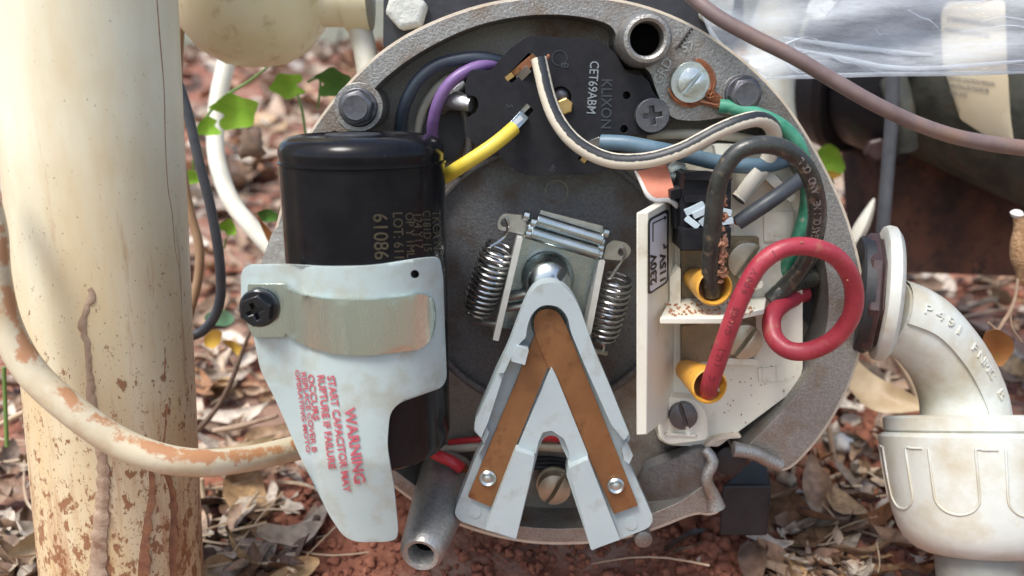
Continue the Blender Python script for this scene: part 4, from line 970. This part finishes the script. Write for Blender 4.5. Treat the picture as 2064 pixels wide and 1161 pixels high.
R6 = random.Random(12); b = MB()
for k in range(70):
    x = R6.uniform(1345, 1520); ico(PZ(x, R6.uniform(606, 636), z1 + 1.5), R6.uniform(1.0, 3.2), k, b)
for k in range(60):
    x = R6.uniform(1330, 1600); y = R6.uniform(700, 880)
    if inside(x, y, [(p[0], p[1]) for p in BD]): ico(P(x, y, 29), R6.uniform(.6, 1.6), k, b)
b.build('dirt_crumbs', M['soil_crumb'], board)
# rubber foot
zf = P(1455, 978, 120).z; zg = P(1500, 1066, 120).z - 20
A_, B_, C_ = P(1455, 980, 120), P(1556, 976, 120), PZ(1528, 924, zf)
A_.z = B_.z = C_.z = zf
b = MB(); b.add([A_, B_, C_ + Vector((20, 0, 0)), C_ - Vector((14, 0, 0))] + [p + Vector((0, 0, zg - zf)) for p in (A_, B_, C_ + Vector((20, 0, 0)), C_ - Vector((14, 0, 0)))], [[0, 1, 2, 3], [7, 6, 5, 4], [0, 4, 5, 1], [1, 5, 6, 2], [2, 6, 7, 3], [3, 7, 4, 0]])
fo = b.build('rubber_foot', M['rubber'], None, bevel=7, seg=3); tag(fo, 'black rubber wedge block standing on the soil under the motor', 'rubber block')

# ------------------------------------------------------------------ conduit elbow
EY = 60
el = thing('conduit_elbow', P(1945, 1100, EY), 'white plastic conduit elbow screwed to the motor with a wide socket below', 'elbow')
c = P(1770, 592, EY); ax = Vector((1, -.30, -.02))
s = T(1770, 592, EY)
b = MB(); b.lathe(P(1724, 592, EY), ax, [(118, 0), (122, 4), (122, 22), (100, 26)], 48); b.build('sealing_washer', M['rubber'], el)
b = MB()
pr = [(126, 0), (130, 5), (130, 22), (118, 26), (118, 32), (122, 34), (122, 40)]
b.lathe(P(1734, 592, EY), ax, pr, 8); b.build('lock_nut', M['nut'], el, ang=25, bevel=4)
b = MB(); b.lathe(P(1766, 590, EY), ax, [(130, 0), (139, 4), (142, 12), (140, 24), (128, 33), (90, 36)], 56); b.build('flange', M['pvc_white'], el)
EP = [(1786, 636, EY - 14, 74), (1845, 660, EY - 12, 73), (1895, 712, EY - 6, 72), (1926, 768, EY, 75), (1941, 820, EY - 8, 79), (1944, 872, EY - 24, 80)]
b = MB(); b.tube(EP, n=40, step=12); b.build('bend', M['pvc_white'], el)
# raised outer band of the bend
wc3 = catmull([list(P(*p[:3])) + [p[3] * T(*p[:3])] for p in EP], 10)
def bend_pt(u, v, off):
    # u along 0..1, v angle from outer side towards the viewer
    i = min(len(wc3) - 2, max(0, int(u * (len(wc3) - 1)))); f = u * (len(wc3) - 1) - i
    a = Vector(wc3[i][:3]); b_ = Vector(wc3[i + 1][:3]); c = a + (b_ - a) * f
    j0 = max(0, i - 1); j1 = min(len(wc3) - 1, i + 2)
    tt = (Vector(wc3[j1][:3]) - Vector(wc3[j0][:3])).normalized(); yv = Vector((0, -1, 0)); o = yv.cross(tt).normalized()
    if o.x + o.z < 0: o = -o
    return c + (o * cos(v) + yv * sin(v)) * (wc3[i][3] + off)
b = MB(); vs_ = []; nu, nv = 40, 16
for i in range(nu + 1):
    for j in range(nv + 1):
        v = radians(-50 + 134 * (0 if j == 0 else 1 if j == nv else (j - 1) / (nv - 2))); e = 6 if 0 < j < nv else -1; vs_.append(bend_pt(.02 + .93 * i / nu, v, e))
b.add(vs_, [[i * (nv + 1) + j, i * (nv + 1) + j + 1, (i + 1) * (nv + 1) + j + 1, (i + 1) * (nv + 1) + j] for i in range(nu) for j in range(nv)])
b.build('raised_band', M['pvc_white'], el)
def band_text(s_, u0, v0, size, du):
    o = MB(); u = u0
    for ch in s_:
        if ch != ' ':
            vv, ff = text_mesh(ch, size); n_ = len(vv)
            top = [bend_pt(u + x * du, v0 - (y - size * .35) / 80, 9) for x, y in vv]; bot = [bend_pt(u + x * du, v0 - (y - size * .35) / 80, 4) for x, y in vv]
            ed = {}
            for f in ff:
                for k in range(len(f)): ed[(f[k], f[(k + 1) % len(f)])] = 1
            o.add(top + bot, ff + [[a, a + n_, b_ + n_, b_] for (a, b_) in ed if (b_, a) not in ed])
        u += size * .74 * du
    return o.build('embossed_lettering', M['pvc_white'], el, ang=20)
BL = sum((Vector(wc3[i + 1][:3]) - Vector(wc3[i][:3])).length for i in range(len(wc3) - 1))
def cupr(*a): pass
try:
    band_text('P491', .10, radians(56), 30, 1 / BL)
    band_text('FNMC B', .43, radians(56), 27, 1 / BL)
except Exception as e: print('band text', e)
# socket, leaning a little towards the viewer at the bottom
SC0 = P(1946, 838, EY); SD = Vector((0, -sin(radians(23)), -cos(radians(23))))
def rp(py, r): return (r * T(1946, py, EY - (py - 838) * .42), (py - 838) * T(1946, 950, EY - 45))
PRO = [(rp(838, 80)[0], -2), rp(838, 146), rp(842, 153), rp(866, 153), rp(870, 148), rp(873, 158), rp(879, 164), rp(955, 159), rp(1030, 151), rp(1060, 143), rp(1080, 134), rp(1098, 115), rp(1106, 98), rp(1109, 80)]
b = MB(); b.lathe(SC0, SD, PRO, 80); b.build('socket', M['pvc_white'], el)
SE = Vector((1, 0, 0)); SF = SD.cross(SE)
if SF.y < 0: SF = -SF
def srad(h):
    for (r0, h0), (r1, h1) in zip(PRO, PRO[1:]):
        if h0 <= h <= h1 and h1 > h0: return r0 + (r1 - r0) * (h - h0) / (h1 - h0)
    return PRO[8][0]
for a0 in [-129 + 45 * k for k in range(8)]:
    o = MB(); p = []
    def on(a, h, e=.8):
        r_ = srad(h) + e; q = SC0 + SD * h + SE * (r_ * cos(radians(a))) + SF * (r_ * sin(radians(a))); return (q.x, q.y, q.z, 2.6)
    k_ = rp(1000, 1)[1] / 162; zt_, zm_ = 62 * k_, 150 * k_; w_ = 14
    for k in range(4): p.append(on(a0 - w_, zt_ + (zm_ - zt_) * k / 3))
    for k in range(1, 8): th = pi * k / 8; p.append(on(a0 - w_ * cos(th), zm_ + 34 * sin(th)))
    for k in range(4): p.append(on(a0 + w_, zm_ + (zt_ - zm_) * k / 3))
    for k in range(1, 4): p.append(on(a0 + w_ + (45 - 2 * w_) * k / 4, zt_))
    o.tube(p, n=6, px=False, step=14); o.build('grip_rib', M['pvc_white'], el)
b = MB(); b.lathe(SC0 + SD * (PRO[-1][1] - 20), SD, [(PRO[-1][0] - 1, 0), (PRO[-1][0] - 1, 560)], 48); tag(b.build('conduit_pipe', M['pvc_grey'], None), 'grey conduit pipe rising from the ground into the white socket', 'pipe')
b = MB()

# ------------------------------------------------------------------ left: cream pipe, cables, hoses
px0 = P(172, 0, -40).x - 10; pY = -40
PR = 158
pp = thing('plastic_pipe', (px0, pY, -1100), 'big upright cream plastic pipe splashed with red soil at the left', 'pipe')
b = MB(); a0_, a1_ = P(252, 1161, -40), P(172, 0, -40); dd_ = (a1_ - a0_) / (a1_.z - a0_.z); A_ = a0_ + dd_ * (-1100 - a0_.z); B_ = a0_ + dd_ * (1000 - a0_.z)
b.lathe(A_, B_ - A_, [(PR + 1, 0), (PR, 700), (PR - 3, 2100), (PR - 14, 2101)], 96); b.build('pipe_wall', M['pipe'], pp)
def pipe_surf(px, py, off=0):
    d = ray(px, py); t = (py / 1161.0)
    # axis X varies slightly with height: two fixed-point iterations
    X0 = px0
    for _ in range(3):
        ox, oy = CAM.x - X0, CAM.y - pY; Rr = PR - 1 + off; a = d.x ** 2 + d.y ** 2; bb = 2 * (ox * d.x + oy * d.y); cc = ox * ox + oy * oy - Rr * Rr; D = bb * bb - 4 * a * cc
        if D < 0: D = 0
        tt = (-bb - sqrt(D)) / 2 / a; p = CAM + d * tt; X0 = A_.x + (B_.x - A_.x) * (p.z + 1100) / 2100
    return p.y
def mudtrail(pts, seed, r, name='mud_tube', m=None, fl=.4):
    b = MB(); rr = random.Random(seed); p = catmull([list(q) for q in pts], 9); o = []
    for q in p: o.append((q[0] + rr.uniform(-1.4, 1.4), q[1], pipe_surf(q[0], q[1], -1), q[3] * rr.uniform(.8, 1.15)))
    b.tube(o, n=10, step=6, flat=.12 if name == 'mud_streak' else fl); b.build(name, m or (M['wetmud'] if name == 'mud_streak' else M['mud']), pp)
mudtrail([(180, 582, 0, 6), (184, 598, 0, 9), (172, 625, 0, 8), (166, 660, 0, 9), (176, 700, 0, 8), (180, 760, 0, 9), (184, 820, 0, 11), (196, 880, 0, 10), (206, 940, 0, 14), (205, 1000, 0, 15), (200, 1080, 0, 18), (196, 1170, 0, 20)], 1, 8, m=M['twig'])
mudtrail([(298, 945, 0, 12), (300, 990, 0, 14), (292, 1040, 0, 17), (283, 1100, 0, 20), (278, 1170, 0, 22)], 2, 8, 'mud_streak')
mudtrail([(325, 945, 0, 16), (340, 990, 0, 14), (343, 1040, 0, 15), (340, 1100, 0, 17), (342, 1170, 0, 17)], 3, 8, 'mud_streak')
mudtrail([(330, 700, 0, 5), (330, 730, 0, 4), (328, 765, 0, 3)], 4, 5, 'mud_streak'); mudtrail([(332, 815, 0, 6), (330, 860, 0, 5), (326, 895, 0, 6)], 5, 5, 'mud_streak')
b = MB()
for pts in ([(316, 0), (322, 80), (330, 180), (333, 300), (338, 380), (346, 430), (352, 500), (362, 560), (366, 640), (374, 760), (380, 900)],):
    b.tube([(x, y, pipe_surf(x, y, -1), 1.6) for x, y in pts], n=6)
b.build('seam_crack', M['mud'], pp)
def cable(name, pts, r, m, label, cat='cable', n=16):
    b = MB(); b.tube(pts, r=r, n=n); return tag(b.build(name, m, None), label, cat)
cable('cream_cable', [(-90, 300, -260, 24), (-40, 370, -270, 25), (-14, 460, -280, 26), (-8, 560, -290, 28), (14, 660, -296, 30), (62, 748, -300, 31), (140, 822, -300, 31), (230, 886, -290, 31), (320, 922, -276, 30), (410, 933, -240, 28), (500, 925, -170, 26), (590, 905, -80, 25), (700, 880, 60, 24), (760, 870, 160, 24)], 26, M['cream_cable'], 'thick cream cable smeared with red soil sweeping across the big pipe')
cable('grey_cable', [(300, 60, 300), (345, 135, 300), (375, 215, 300), (400, 320, 290), (425, 420, 280), (442, 520, 270), (444, 600, 270), (425, 650, 260), (390, 676, 250), (340, 670, 230)], 10, M['greycable'], 'thin grey cable curving behind the big cream pipe')
cable('thin_hose', [(365, 30, 500), (360, 120, 500), (358, 220, 500), (364, 320, 480), (382, 420, 470), (402, 500, 460), (398, 570, 450), (380, 640, 440), (372, 700, 420)], 9, M['browntube'], 'thin brown hose standing just right of the cream pipe', 'hose')
cable('white_hose', [(470, 60, 1100), (455, 130, 1050), (440, 200, 1000), (434, 270, 950), (440, 335, 880), (466, 405, 800), (505, 455, 720), (545, 500, 640), (600, 560, 560)], 17.5, M['hose'], 'white hose curving down from the yellowed valve behind the motor', 'hose')
cable('white_hose', [(690, -60, 420), (705, 0, 420), (728, 70, 420), (742, 140, 410), (748, 220, 380)], 24, M['hose'], 'short white hose descending beside the top of the motor rim', 'hose')
# yellowed valve body
vv = thing('valve', P(505, 132, 420), 'yellowed plastic valve bowl with a side pipe above the leaf litter', 'valve')
c = P(505, -40, 420); s = T(505, 0, 420)
b = MB(); b.lathe(c, (0, 0, -1), [(150 * s, -300), (158 * s, -60), (162 * s, 0), (158 * s, 40 * s), (142 * s, 90 * s), (108 * s, 135 * s), (60 * s, 162 * s), (20 * s, 168 * s)], 64); b.build('bowl', M['dome'], vv)
b = MB(); b.lathe(P(600, -6, 420), (1, 0, 0), [(60 * s, -40), (74 * s, 0), (76 * s, 40), (70 * s, 50), (58 * s, 52), (58 * s, 110), (66 * s, 112), (66 * s, 170), (50 * s, 172)], 48); b.build('side_pipe', M['dome'], vv)
# pump casing behind the motor top
pu = thing('pump_casing', P(900, 110, 420), 'black pump casing with white bolts behind the top of the motor', 'pump')
b = MB(); b.slab(rnd_poly([(776, -260), (1490, -260), (1500, 60), (1470, 110), (1000, 160), (790, 130), (772, 90)], 14), 330, 620); b.build('casing', M['pumpblack'], pu, bevel=8)
b = MB(); b.hexhead(P(824, 22, 330), (0, -1, 0), 46, 60, .2); b.build('bolt', M['boltpaint'], pu, bevel=5)
b = MB(); b.hexhead(P(1440, 20, 330), (0, -1, 0), 40, 40, .4); b.build('bolt', M['boltpaint'], pu, bevel=5)

# ------------------------------------------------------------------ right background
cable('brown_cable', [(1300, -90, 60), (1380, -20, 0), (1440, 30, -30, 15), (1520, 75, -50, 15), (1600, 115, -70, 15), (1680, 162, -80, 15), (1760, 208, -90, 15), (1840, 246, -90, 15), (1920, 274, -90, 15.5), (2000, 290, -90, 16), (2080, 300, -90, 16), (2200, 310, -90, 16)], 15, M['browncable'], 'dusty brown cable slanting across the upper right in front of everything')
wp = cable('white_pipe', [(1700, -160, 1500), (1640, -60, 1500), (1580, 10, 1500), (1556, 90, 1480), (1552, 180, 1460), (1560, 260, 1450)], 48, M['pvc_white'], 'white plastic pipe bend seen behind the clear plastic sheet', 'pipe', 24)
p2 = thing('pump_motor', P(1900, 420, 1000), 'weathered grey green pump motor with black flange and cream label at upper right', 'motor')
A_ = P(1845, 50, 1200); B_ = P(2190, 170, 820); ax = (B_ - A_).normalized()
b = MB(); b.lathe(A_, ax, [(300, -120), (455, -118), (472, -100), (472, -40), (455, -20), (300, -18)], 64); b.build('flange', M['pumpblack'], p2, bevel=4)
b = MB(); b.lathe(A_, ax, [(200, -30), (385, -28), (392, 0), (392, 20), (382, 30), (376, 40), (376, 900)], 64); body2 = b.build('motor_body', M['oldmotor'], p2)
b = MB(); b.lathe(A_, ax, [(300, -17), (418, -16), (424, 0), (420, 190), (408, 205), (385, 206)], 64); b.build('end_cover', M['pumpblack'], p2, bevel=3)
b = MB(); b.tube([(1800, 160, 800), (1815, 220, 760), (1822, 300, 780)], r=26, n=12); b.build('bracket', M['oldmotor'], p2)
for x, y, Y in ((1652, 20, 880), (1765, 300, 1000)):
    b = MB(); b.hexhead(P(x, y, Y), (-.3, -1, 0), 40, 60, .3); b.build('bolt', M['boltpaint'] if y < 100 else M['nut'], p2, bevel=6)
def cylmap(px, py, off):
    d = ray(px, py); o = CAM - A_; dp = d - ax * d.dot(ax); op = o - ax * o.dot(ax); Rr = 377 + off
    a = dp.dot(dp); bb = 2 * dp.dot(op); cc = op.dot(op) - Rr * Rr; D = max(0, bb * bb - 4 * a * cc); return CAM + d * ((-bb - sqrt(D)) / 2 / a)
b = MB(); b.prism(rnd_poly([(1896, 4), (2026, 0), (2030, 130), (2046, 312), (1935, 240), (1900, 130)], 10), lambda x, y: cylmap(x, y, 4), lambda x, y: cylmap(x, y, 1), grid=16); lab = b.build('paper_label', M['paperlabel'], p2)
for k, (s_, x, y, w_) in enumerate((('ATTENTION INSTALLATEUR', 1908, 40, 1), ('WARNING TO INSTALLER', 1904, 62, 1), ('SHOCK CAUTION PERSON', 1912, 160, 1), ('NEUTRALISE PLEASE BE', 1914, 175, 1), ('THIS UNIT', 1914, 190, 1))):
    text(s_, 11, lambda u, v, kk=0, x=x, y=y: cylmap(x + u * .7, y - v + u * .1, 7), M['greyink'], lab, 'faded_print', bold=.6)
b = MB(); b.slab(rnd_poly([(1786, 300), (2130, 330), (2130, 560), (1800, 548)], 8), 1120, 1500, grid=30); tag(b.build('support_block', M['earthblock'], None, bevel=10), 'dark earth stained block supporting the far pump motor', 'block')
cable('grey_cable', [(1805, 60, 700), (1800, 160, 700), (1796, 260, 700), (1788, 360, 700), (1780, 460, 700), (1772, 560, 720)], 13, M['greycable'], 'thick grey cable hanging straight down in front of the far pump')
cable('grass_blade', [(1700, 520, 900, 2), (1730, 470, 900, 14), (1752, 425, 900, 9), (1762, 400, 900, 2)], 8, M['hose'], 'pale dry grass blade near the white flange', 'grass', 6)
# clear plastic sheet
def clear_mat(name, op, fine):
    m = bpy.data.materials.new(name); m.use_nodes = True; N = m.node_tree.nodes; L = m.node_tree.links; b = N['Principled BSDF']
    b.inputs['Base Color'].default_value = (.75, .80, .84, 1); b.inputs['Roughness'].default_value = .25
    tr = N.new('ShaderNodeBsdfTransparent'); mx = N.new('ShaderNodeMixShader'); tc = N.new('ShaderNodeTexCoord')
    mp = N.new('ShaderNodeMapping'); mp.inputs['Scale'].default_value = (.35, 1, 2.2); L.new(tc.outputs['Object'], mp.inputs[0])
    nz = N.new('ShaderNodeTexNoise'); nz.inputs['Scale'].default_value = .02 / U; nz.inputs['Detail'].default_value = 8; nz.inputs['Roughness'].default_value = .7; L.new(mp.outputs[0], nz.inputs[0])
    mr = N.new('ShaderNodeMapRange'); L.new(nz.outputs[0], mr.inputs[0]); mr.inputs[1].default_value = .3; mr.inputs[2].default_value = .75; mr.inputs[3].default_value = op - fine; mr.inputs[4].default_value = op + fine
    tl = N.new('ShaderNodeBsdfTranslucent'); tl.inputs[0].default_value = (.8, .85, .9, 1); ms = N.new('ShaderNodeMixShader'); ms.inputs[0].default_value = .45
    L.new(b.outputs[0], ms.inputs[1]); L.new(tl.outputs[0], ms.inputs[2])
    L.new(mr.outputs[0], mx.inputs[0]); L.new(tr.outputs[0], mx.inputs[1]); L.new(ms.outputs[0], mx.inputs[2])
    L.new(mx.outputs[0], N['Material Output'].inputs[0]); return m
M['sheet'] = clear_mat('clear_plastic', .40, .20); M['sheet_hem'] = clear_mat('clear_plastic_fold', .48, .25)
def shY(x, y): return 250 + 14 * sin(x / 60.0 + y / 40.0) + 10 * sin(y / 16.0 + x / 200.0)
ps = thing('plastic_sheet', P(1750, 150, 250), 'clear plastic sheet with bright folded lower edge hanging at the upper right', 'plastic sheet')
b = MB(); b.slab([(1405, -60), (2200, -60), (2200, 128), (2064, 146), (1950, 148), (1800, 148), (1700, 150), (1600, 156), (1545, 158), (1490, 120), (1430, 70)], shY, 1.5, grid=13); b.build('film', M['sheet'], ps, ang=180)
for pts in ([(1545, 158), (1640, 154), (1760, 150), (1850, 149), (1960, 148), (2070, 146)], [(1600, 98), (1700, 118), (1780, 134), (1860, 138), (1960, 132), (2070, 122)], [(1580, 76), (1680, 90), (1780, 102), (1880, 110)], [(1405, 0), (1440, 75), (1490, 125), (1545, 158)]):
    b = MB(); b.tube([(x, y, shY(x, y) - 5, 4.5 if k not in (0, len(pts) - 1) else 2) for k, (x, y) in enumerate(pts)], n=8, flat=.4); b.build('fold', M['sheet_hem'], ps)
b = MB(); R5 = random.Random(9)
for k in range(16):
    x = R5.uniform(1560, 2000); y = R5.uniform(10, 140); a = R5.gauss(.1, .35); l = R5.uniform(30, 160)
    pp_ = [(x + l * t * cos(a), min(146, y + l * t * sin(a) + 6 * sin(t * 5 + k))) for t in (0, .35, .7, 1)]
    b.tube([(q[0], q[1], shY(*q) - 4, R5.uniform(.5, 1.5)) for q in pp_], n=5)
b.build('cobweb_strands', M['sheet_hem'], ps)
# hanging stem with pod and orange leaf
hs = thing('dried_plant', P(2010, 760, 300), 'dry stem with a woolly pod and a rusty orange leaf at the right edge', 'plant')
b = MB(); b.tube([(2052, 560, 300, 3), (2046, 600, 300, 3), (2036, 628, 300, 4), (2022, 650, 300, 4), (2012, 668, 300, 3), (2000, 700, 300, 3), (1990, 760, 320, 3)], n=7); b.tube([(2036, 628, 300, 3), (2040, 660, 300, 2), (2060, 690, 310, 2)], n=6); b.tube([(2012, 668, 300, 3), (1992, 650, 300, 2)], n=6); b.build('stem', M['twig'], hs)
b = MB(); b.tube([(2052, 436, 300, 10), (2056, 460, 300, 12), (2054, 490, 300, 16), (2056, 520, 300, 18), (2058, 545, 300, 12), (2054, 562, 300, 4)], n=14); b.build('pod', M['pod'], hs)
b = MB(); b.lathe(P(2050, 430, 300), (0, -.3, 1), [(11, -8), (15, 0), (10, 6), (2, 8)], 16); b.build('pod_tip', M['torn'], hs)
def blade(pts_px, Y, m, parent, name='leaf', bulge=20, label=None):
    cx = sum(p[0] for p in pts_px) / len(pts_px); cy = sum(p[1] for p in pts_px) / len(pts_px); rad_ = max(hypot(p[0] - cx, p[1] - cy) for p in pts_px)
    b = MB(); b.slab(rnd_poly(pts_px, rad_ * .22, 3), lambda x, y: Y - bulge * (((x - cx) ** 2 + (y - cy) ** 2) / rad_ ** 2) + (y - cy) * .5 + 5 * sin(x / 9), 1.2, grid=rad_ / 4)
    return b.build(name, m, parent, label=label)
blade([(1985, 668), (2010, 662), (2040, 680), (2046, 705), (2020, 740), (1990, 735), (1978, 700)], 290, M['leaforange'], hs)

# ------------------------------------------------------------------ green seedlings and marked litter
def lobed(cx, cy, r, rot, n=5, sq=.8):
    o = []
    for i in range(n * 2 + 1):
        if i == 0: continue
        a = rot + pi * (i - n) / (n + .3); rr = r * (1.0 if i % 2 else .74) * (1 - .25 * abs(i - n) / n)
        o.append((cx + rr * cos(a), cy + rr * sin(a) * sq))
    o.append((cx - r * .15 * cos(rot), cy - r * .15 * sin(rot) * sq))
    return o
def seedling(label, base, leaves, stems):
    t_ = thing('seedling', P(*base), label, 'plant')
    for pts, Y, m in leaves: blade(pts, Y, M[m], t_)
    for s_ in stems: b = MB(); b.tube(s_, n=7); b.build('stem', M['stemgreen'], t_)
    return t_
seedling('bright green lobed seedling in front of the white hose', (450, 290, 800), [(lobed(466, 228, 66, -.5, 5, .75), 760, 'leafgreen'), (lobed(425, 255, 40, 2.6, 3, .7), 765, 'leafgreen')],
         [[(395, 270, 780, 3), (440, 205, 780, 3), (500, 165, 770, 3), (545, 130, 760, 2)], [(400, 262, 780, 3), (392, 300, 800, 3), (390, 345, 830, 3)]])
seedling('green seedling with two broad leaves beside the motor rim', (620, 285, 700), [(lobed(586, 172, 50, 2.9, 5, .7), 700, 'leafgreen'), (lobed(664, 168, 50, -.3, 5, .8), 680, 'leafdeep')],
         [[(600, 190, 700, 2.5), (610, 230, 700, 3), (618, 285, 700, 3)], [(620, 165, 700, 3), (645, 160, 690, 3), (640, 220, 695, 2)]])
seedling('small bright seedling low beside the cream pipe', (375, 370, 700), [([(362, 345), (385, 342), (404, 352), (408, 366), (385, 372), (362, 374)], 700, 'leafgreen')], [[(380, 365, 700, 2), (378, 400, 710, 2)]])
seedling('green seedling tucked against the white hose near the capacitor', (455, 490, 500), [(lobed(456, 462, 30, -1.3, 3), 520, 'leafgreen'), ([(516, 428), (540, 420), (560, 430), (558, 446), (530, 448)], 560, 'leafdeep')], [[(456, 480, 520, 2), (452, 500, 540, 2)]])
seedling('small green leaf plant beside the black flange at right', (1680, 360, 1200), [([(1648, 300), (1672, 288), (1690, 300), (1706, 340), (1690, 356), (1660, 345), (1645, 330)], 1150, 'leafgreen'), ([(1655, 345), (1680, 345), (1700, 352), (1680, 362)], 1150, 'leafyellow')], [[(1675, 345, 1160, 3), (1678, 372, 1200, 3)]])
def flat_leaf(name, pts, Y, m, label, bulge=14):
    o = blade(pts, Y, M[m], None, name, bulge); tag(o, label, 'leaf'); return o
flat_leaf('orange_leaf', [(516, 432), (530, 448), (548, 470), (556, 490), (546, 500), (532, 470)], 480, 'leaforange', 'orange brown leaf standing against the white hose')
flat_leaf('teal_leaf', [(415, 632), (440, 622), (462, 628), (474, 645), (460, 658), (436, 656), (410, 645)], 700, 'leafteal', 'pale teal green leaf above the yellow petals')
flat_leaf('yellow_leaf', [(410, 680), (428, 664), (448, 668), (446, 688), (430, 704), (412, 698)], 640, 'leafyellow', 'crumpled yellow leaf between the grey cable and the cover')
flat_leaf('yellow_leaf', [(446, 685), (470, 686), (494, 704), (484, 722), (466, 704)], 600, 'leafyellow', 'pointed yellow green leaf on a brown twig beside the cover')
flat_leaf('tan_leaf', [(516, 1020), (526, 1000), (550, 985), (570, 995), (566, 1020), (545, 1042), (530, 1040)], 560, 'leafyellow', 'pale yellow curled leaf left of the clay mound')
def stick(pts, label, m='twig', n=9, name='stick'): 
    b = MB(); b.tube(pts, n=n); return tag(b.build(name, M[m], None), label, 'stick')
stick([(505, 668, 560, 3), (490, 705, 560, 4), (470, 760, 560, 5), (445, 810, 580, 5), (415, 850, 600, 6), (395, 870, 640, 5)], 'curved brown twig rising beside the white cover', 'twigdark')
stick([(430, 868, 480, 5), (480, 860, 470, 6), (560, 838, 460, 4)], 'straight pale twig just above the cream cable')
stick([(640, 1040, 300, 7), (630, 1075, 290, 10), (612, 1120, 280, 8), (600, 1170, 270, 7)], 'forked brown twig standing up from the clay mound', 'twigdark')
stick([(640, 1040, 300, 10), (652, 1046, 296, 8), (636, 1052, 296, 9)], 'knobbly twig stub at the clay mound', 'twigdark') if False else None
stick([(405, 965, 420, 6), (412, 1010, 410, 5), (428, 1060, 400, 6), (432, 1120, 390, 5)], 'pale upright stalk close to the foot of the cream pipe', 'straw')
stick([(522, 990, 400, 3), (480, 1050, 390, 4), (458, 1110, 380, 5), (450, 1170, 370, 5)], 'long pale stalk leaning left of the clay mound', 'straw')
stick([(520, 1060, 380, 4), (545, 1090, 380, 5), (572, 1128, 380, 4)], 'short pale stalk crossing near the clay mound', 'straw')
stick([(390, 1145, 300, 5), (450, 1135, 310, 5), (560, 1130, 320, 4)], 'grey stalk lying flat at the foot of the cream pipe', 'twig')
stick([(1600, 940, 520, 4), (1592, 1000, 500, 6), (1580, 1060, 460, 7), (1572, 1130, 430, 7)], 'straight tan stick standing right of the rubber block', 'straw')
stick([(1664, 835, 700, 6), (1674, 880, 690, 6), (1686, 955, 680, 5)], 'reddish twig leaning below the motor rim', 'twig')
stick([(1600, 1000, 560, 3), (1660, 970, 560, 5), (1720, 952, 560, 6), (1790, 948, 560, 6)], 'pale root arching toward the white socket', 'straw')
stick([(1650, 1000, 480, 5), (1690, 978, 480, 5), (1702, 975, 480, 4)], 'short brown twig lying on the red soil', 'twig')
stick([(1750, 1170, 300, 8), (1762, 1120, 300, 7), (1778, 1080, 300, 6), (1800, 1050, 310, 4)], 'bent straw stalk beside the bottom of the socket', 'straw')
stick([(1790, 700, 700, 8), (1815, 730, 690, 10), (1840, 775, 680, 9), (1860, 830, 670, 7)], 'pale stick leaning behind the elbow', 'straw')
stick([(-10, 860, 300, 5), (50, 830, 300, 6), (80, 820, 300, 5)], 'pale twig left of the big pipe', 'straw')
stick([(8, 740, 260, 4), (10, 800, 260, 4), (14, 900, 250, 4)], 'thin green stalk at the far left edge', 'stemgreen')
def rolled(label, base, d, L_, W_, roll, curl, m, rz, rx, ry, seed):
    tv, tf = leaf_geo(L_, W_, curl, roll, .3, seed); mm = Matrix.Translation(P(*base)) @ Matrix.Rotation(rz, 4, 'Z') @ Matrix.Rotation(ry, 4, 'Y') @ Matrix.Rotation(rx, 4, 'X')
    b = MB(); b.add([mm @ v for v in tv], tf); o = b.build('curled_leaf', M[m], None, ang=180); tag(o, label, 'leaf')
    md = o.modifiers.new('s', 'SUBSURF'); md.levels = 2; md.render_levels = 2
rolled('large tan curled leaf lying right of the rubber block', (1690, 1075, 430), 0, 360, 150, 1.2, .2, 'tanleaf', -.3, .8, .35, 4)
rolled('tan leaf curled into a ring beside the white socket', (1725, 1030, 520), 0, 240, 70, .6, 1.6, 'tanleaf', .5, 1.2, .0, 8)
rolled('grey curled leaf leaning under the elbow flange', (1745, 780, 620), 0, 320, 150, .9, .3, 'tanleaf', -.4, .7, .5, 12)
rolled('brown rolled leaf at the bottom left corner', (95, 1110, 200), 0, 240, 120, 1.6, .3, 'tanleaf', 1.2, .5, .2, 15)
rolled('pale curled leaf beside the foot of the cream pipe', (470, 930, 520), 0, 260, 130, 1.0, .3, 'tanleaf', .4, .6, -.2, 16)
for x, y, Y, r_, lab_ in ((1640, 950, 620, 26, 'small white stone on the soil right of the motor'), (1700, 895, 720, 30, 'flat pale stone below the motor rim'), (1612, 1000, 480, 18, 'small cream pebble beside the tan stick')):
    b = MB(); c = P(x, y, Y); ico(c, r_, x, b, .3); o = b.build('pebble', M['torn'], None, ang=180); tag(o, lab_, 'stone')
b = MB(); c = P(505, 290, 900); ico(c, 42, 3, b, .5); tag(b.build('seed_cone', M['twigdark'], None, ang=180), 'round brown seed cone on the pale leaves behind the seedling', 'seed cone')
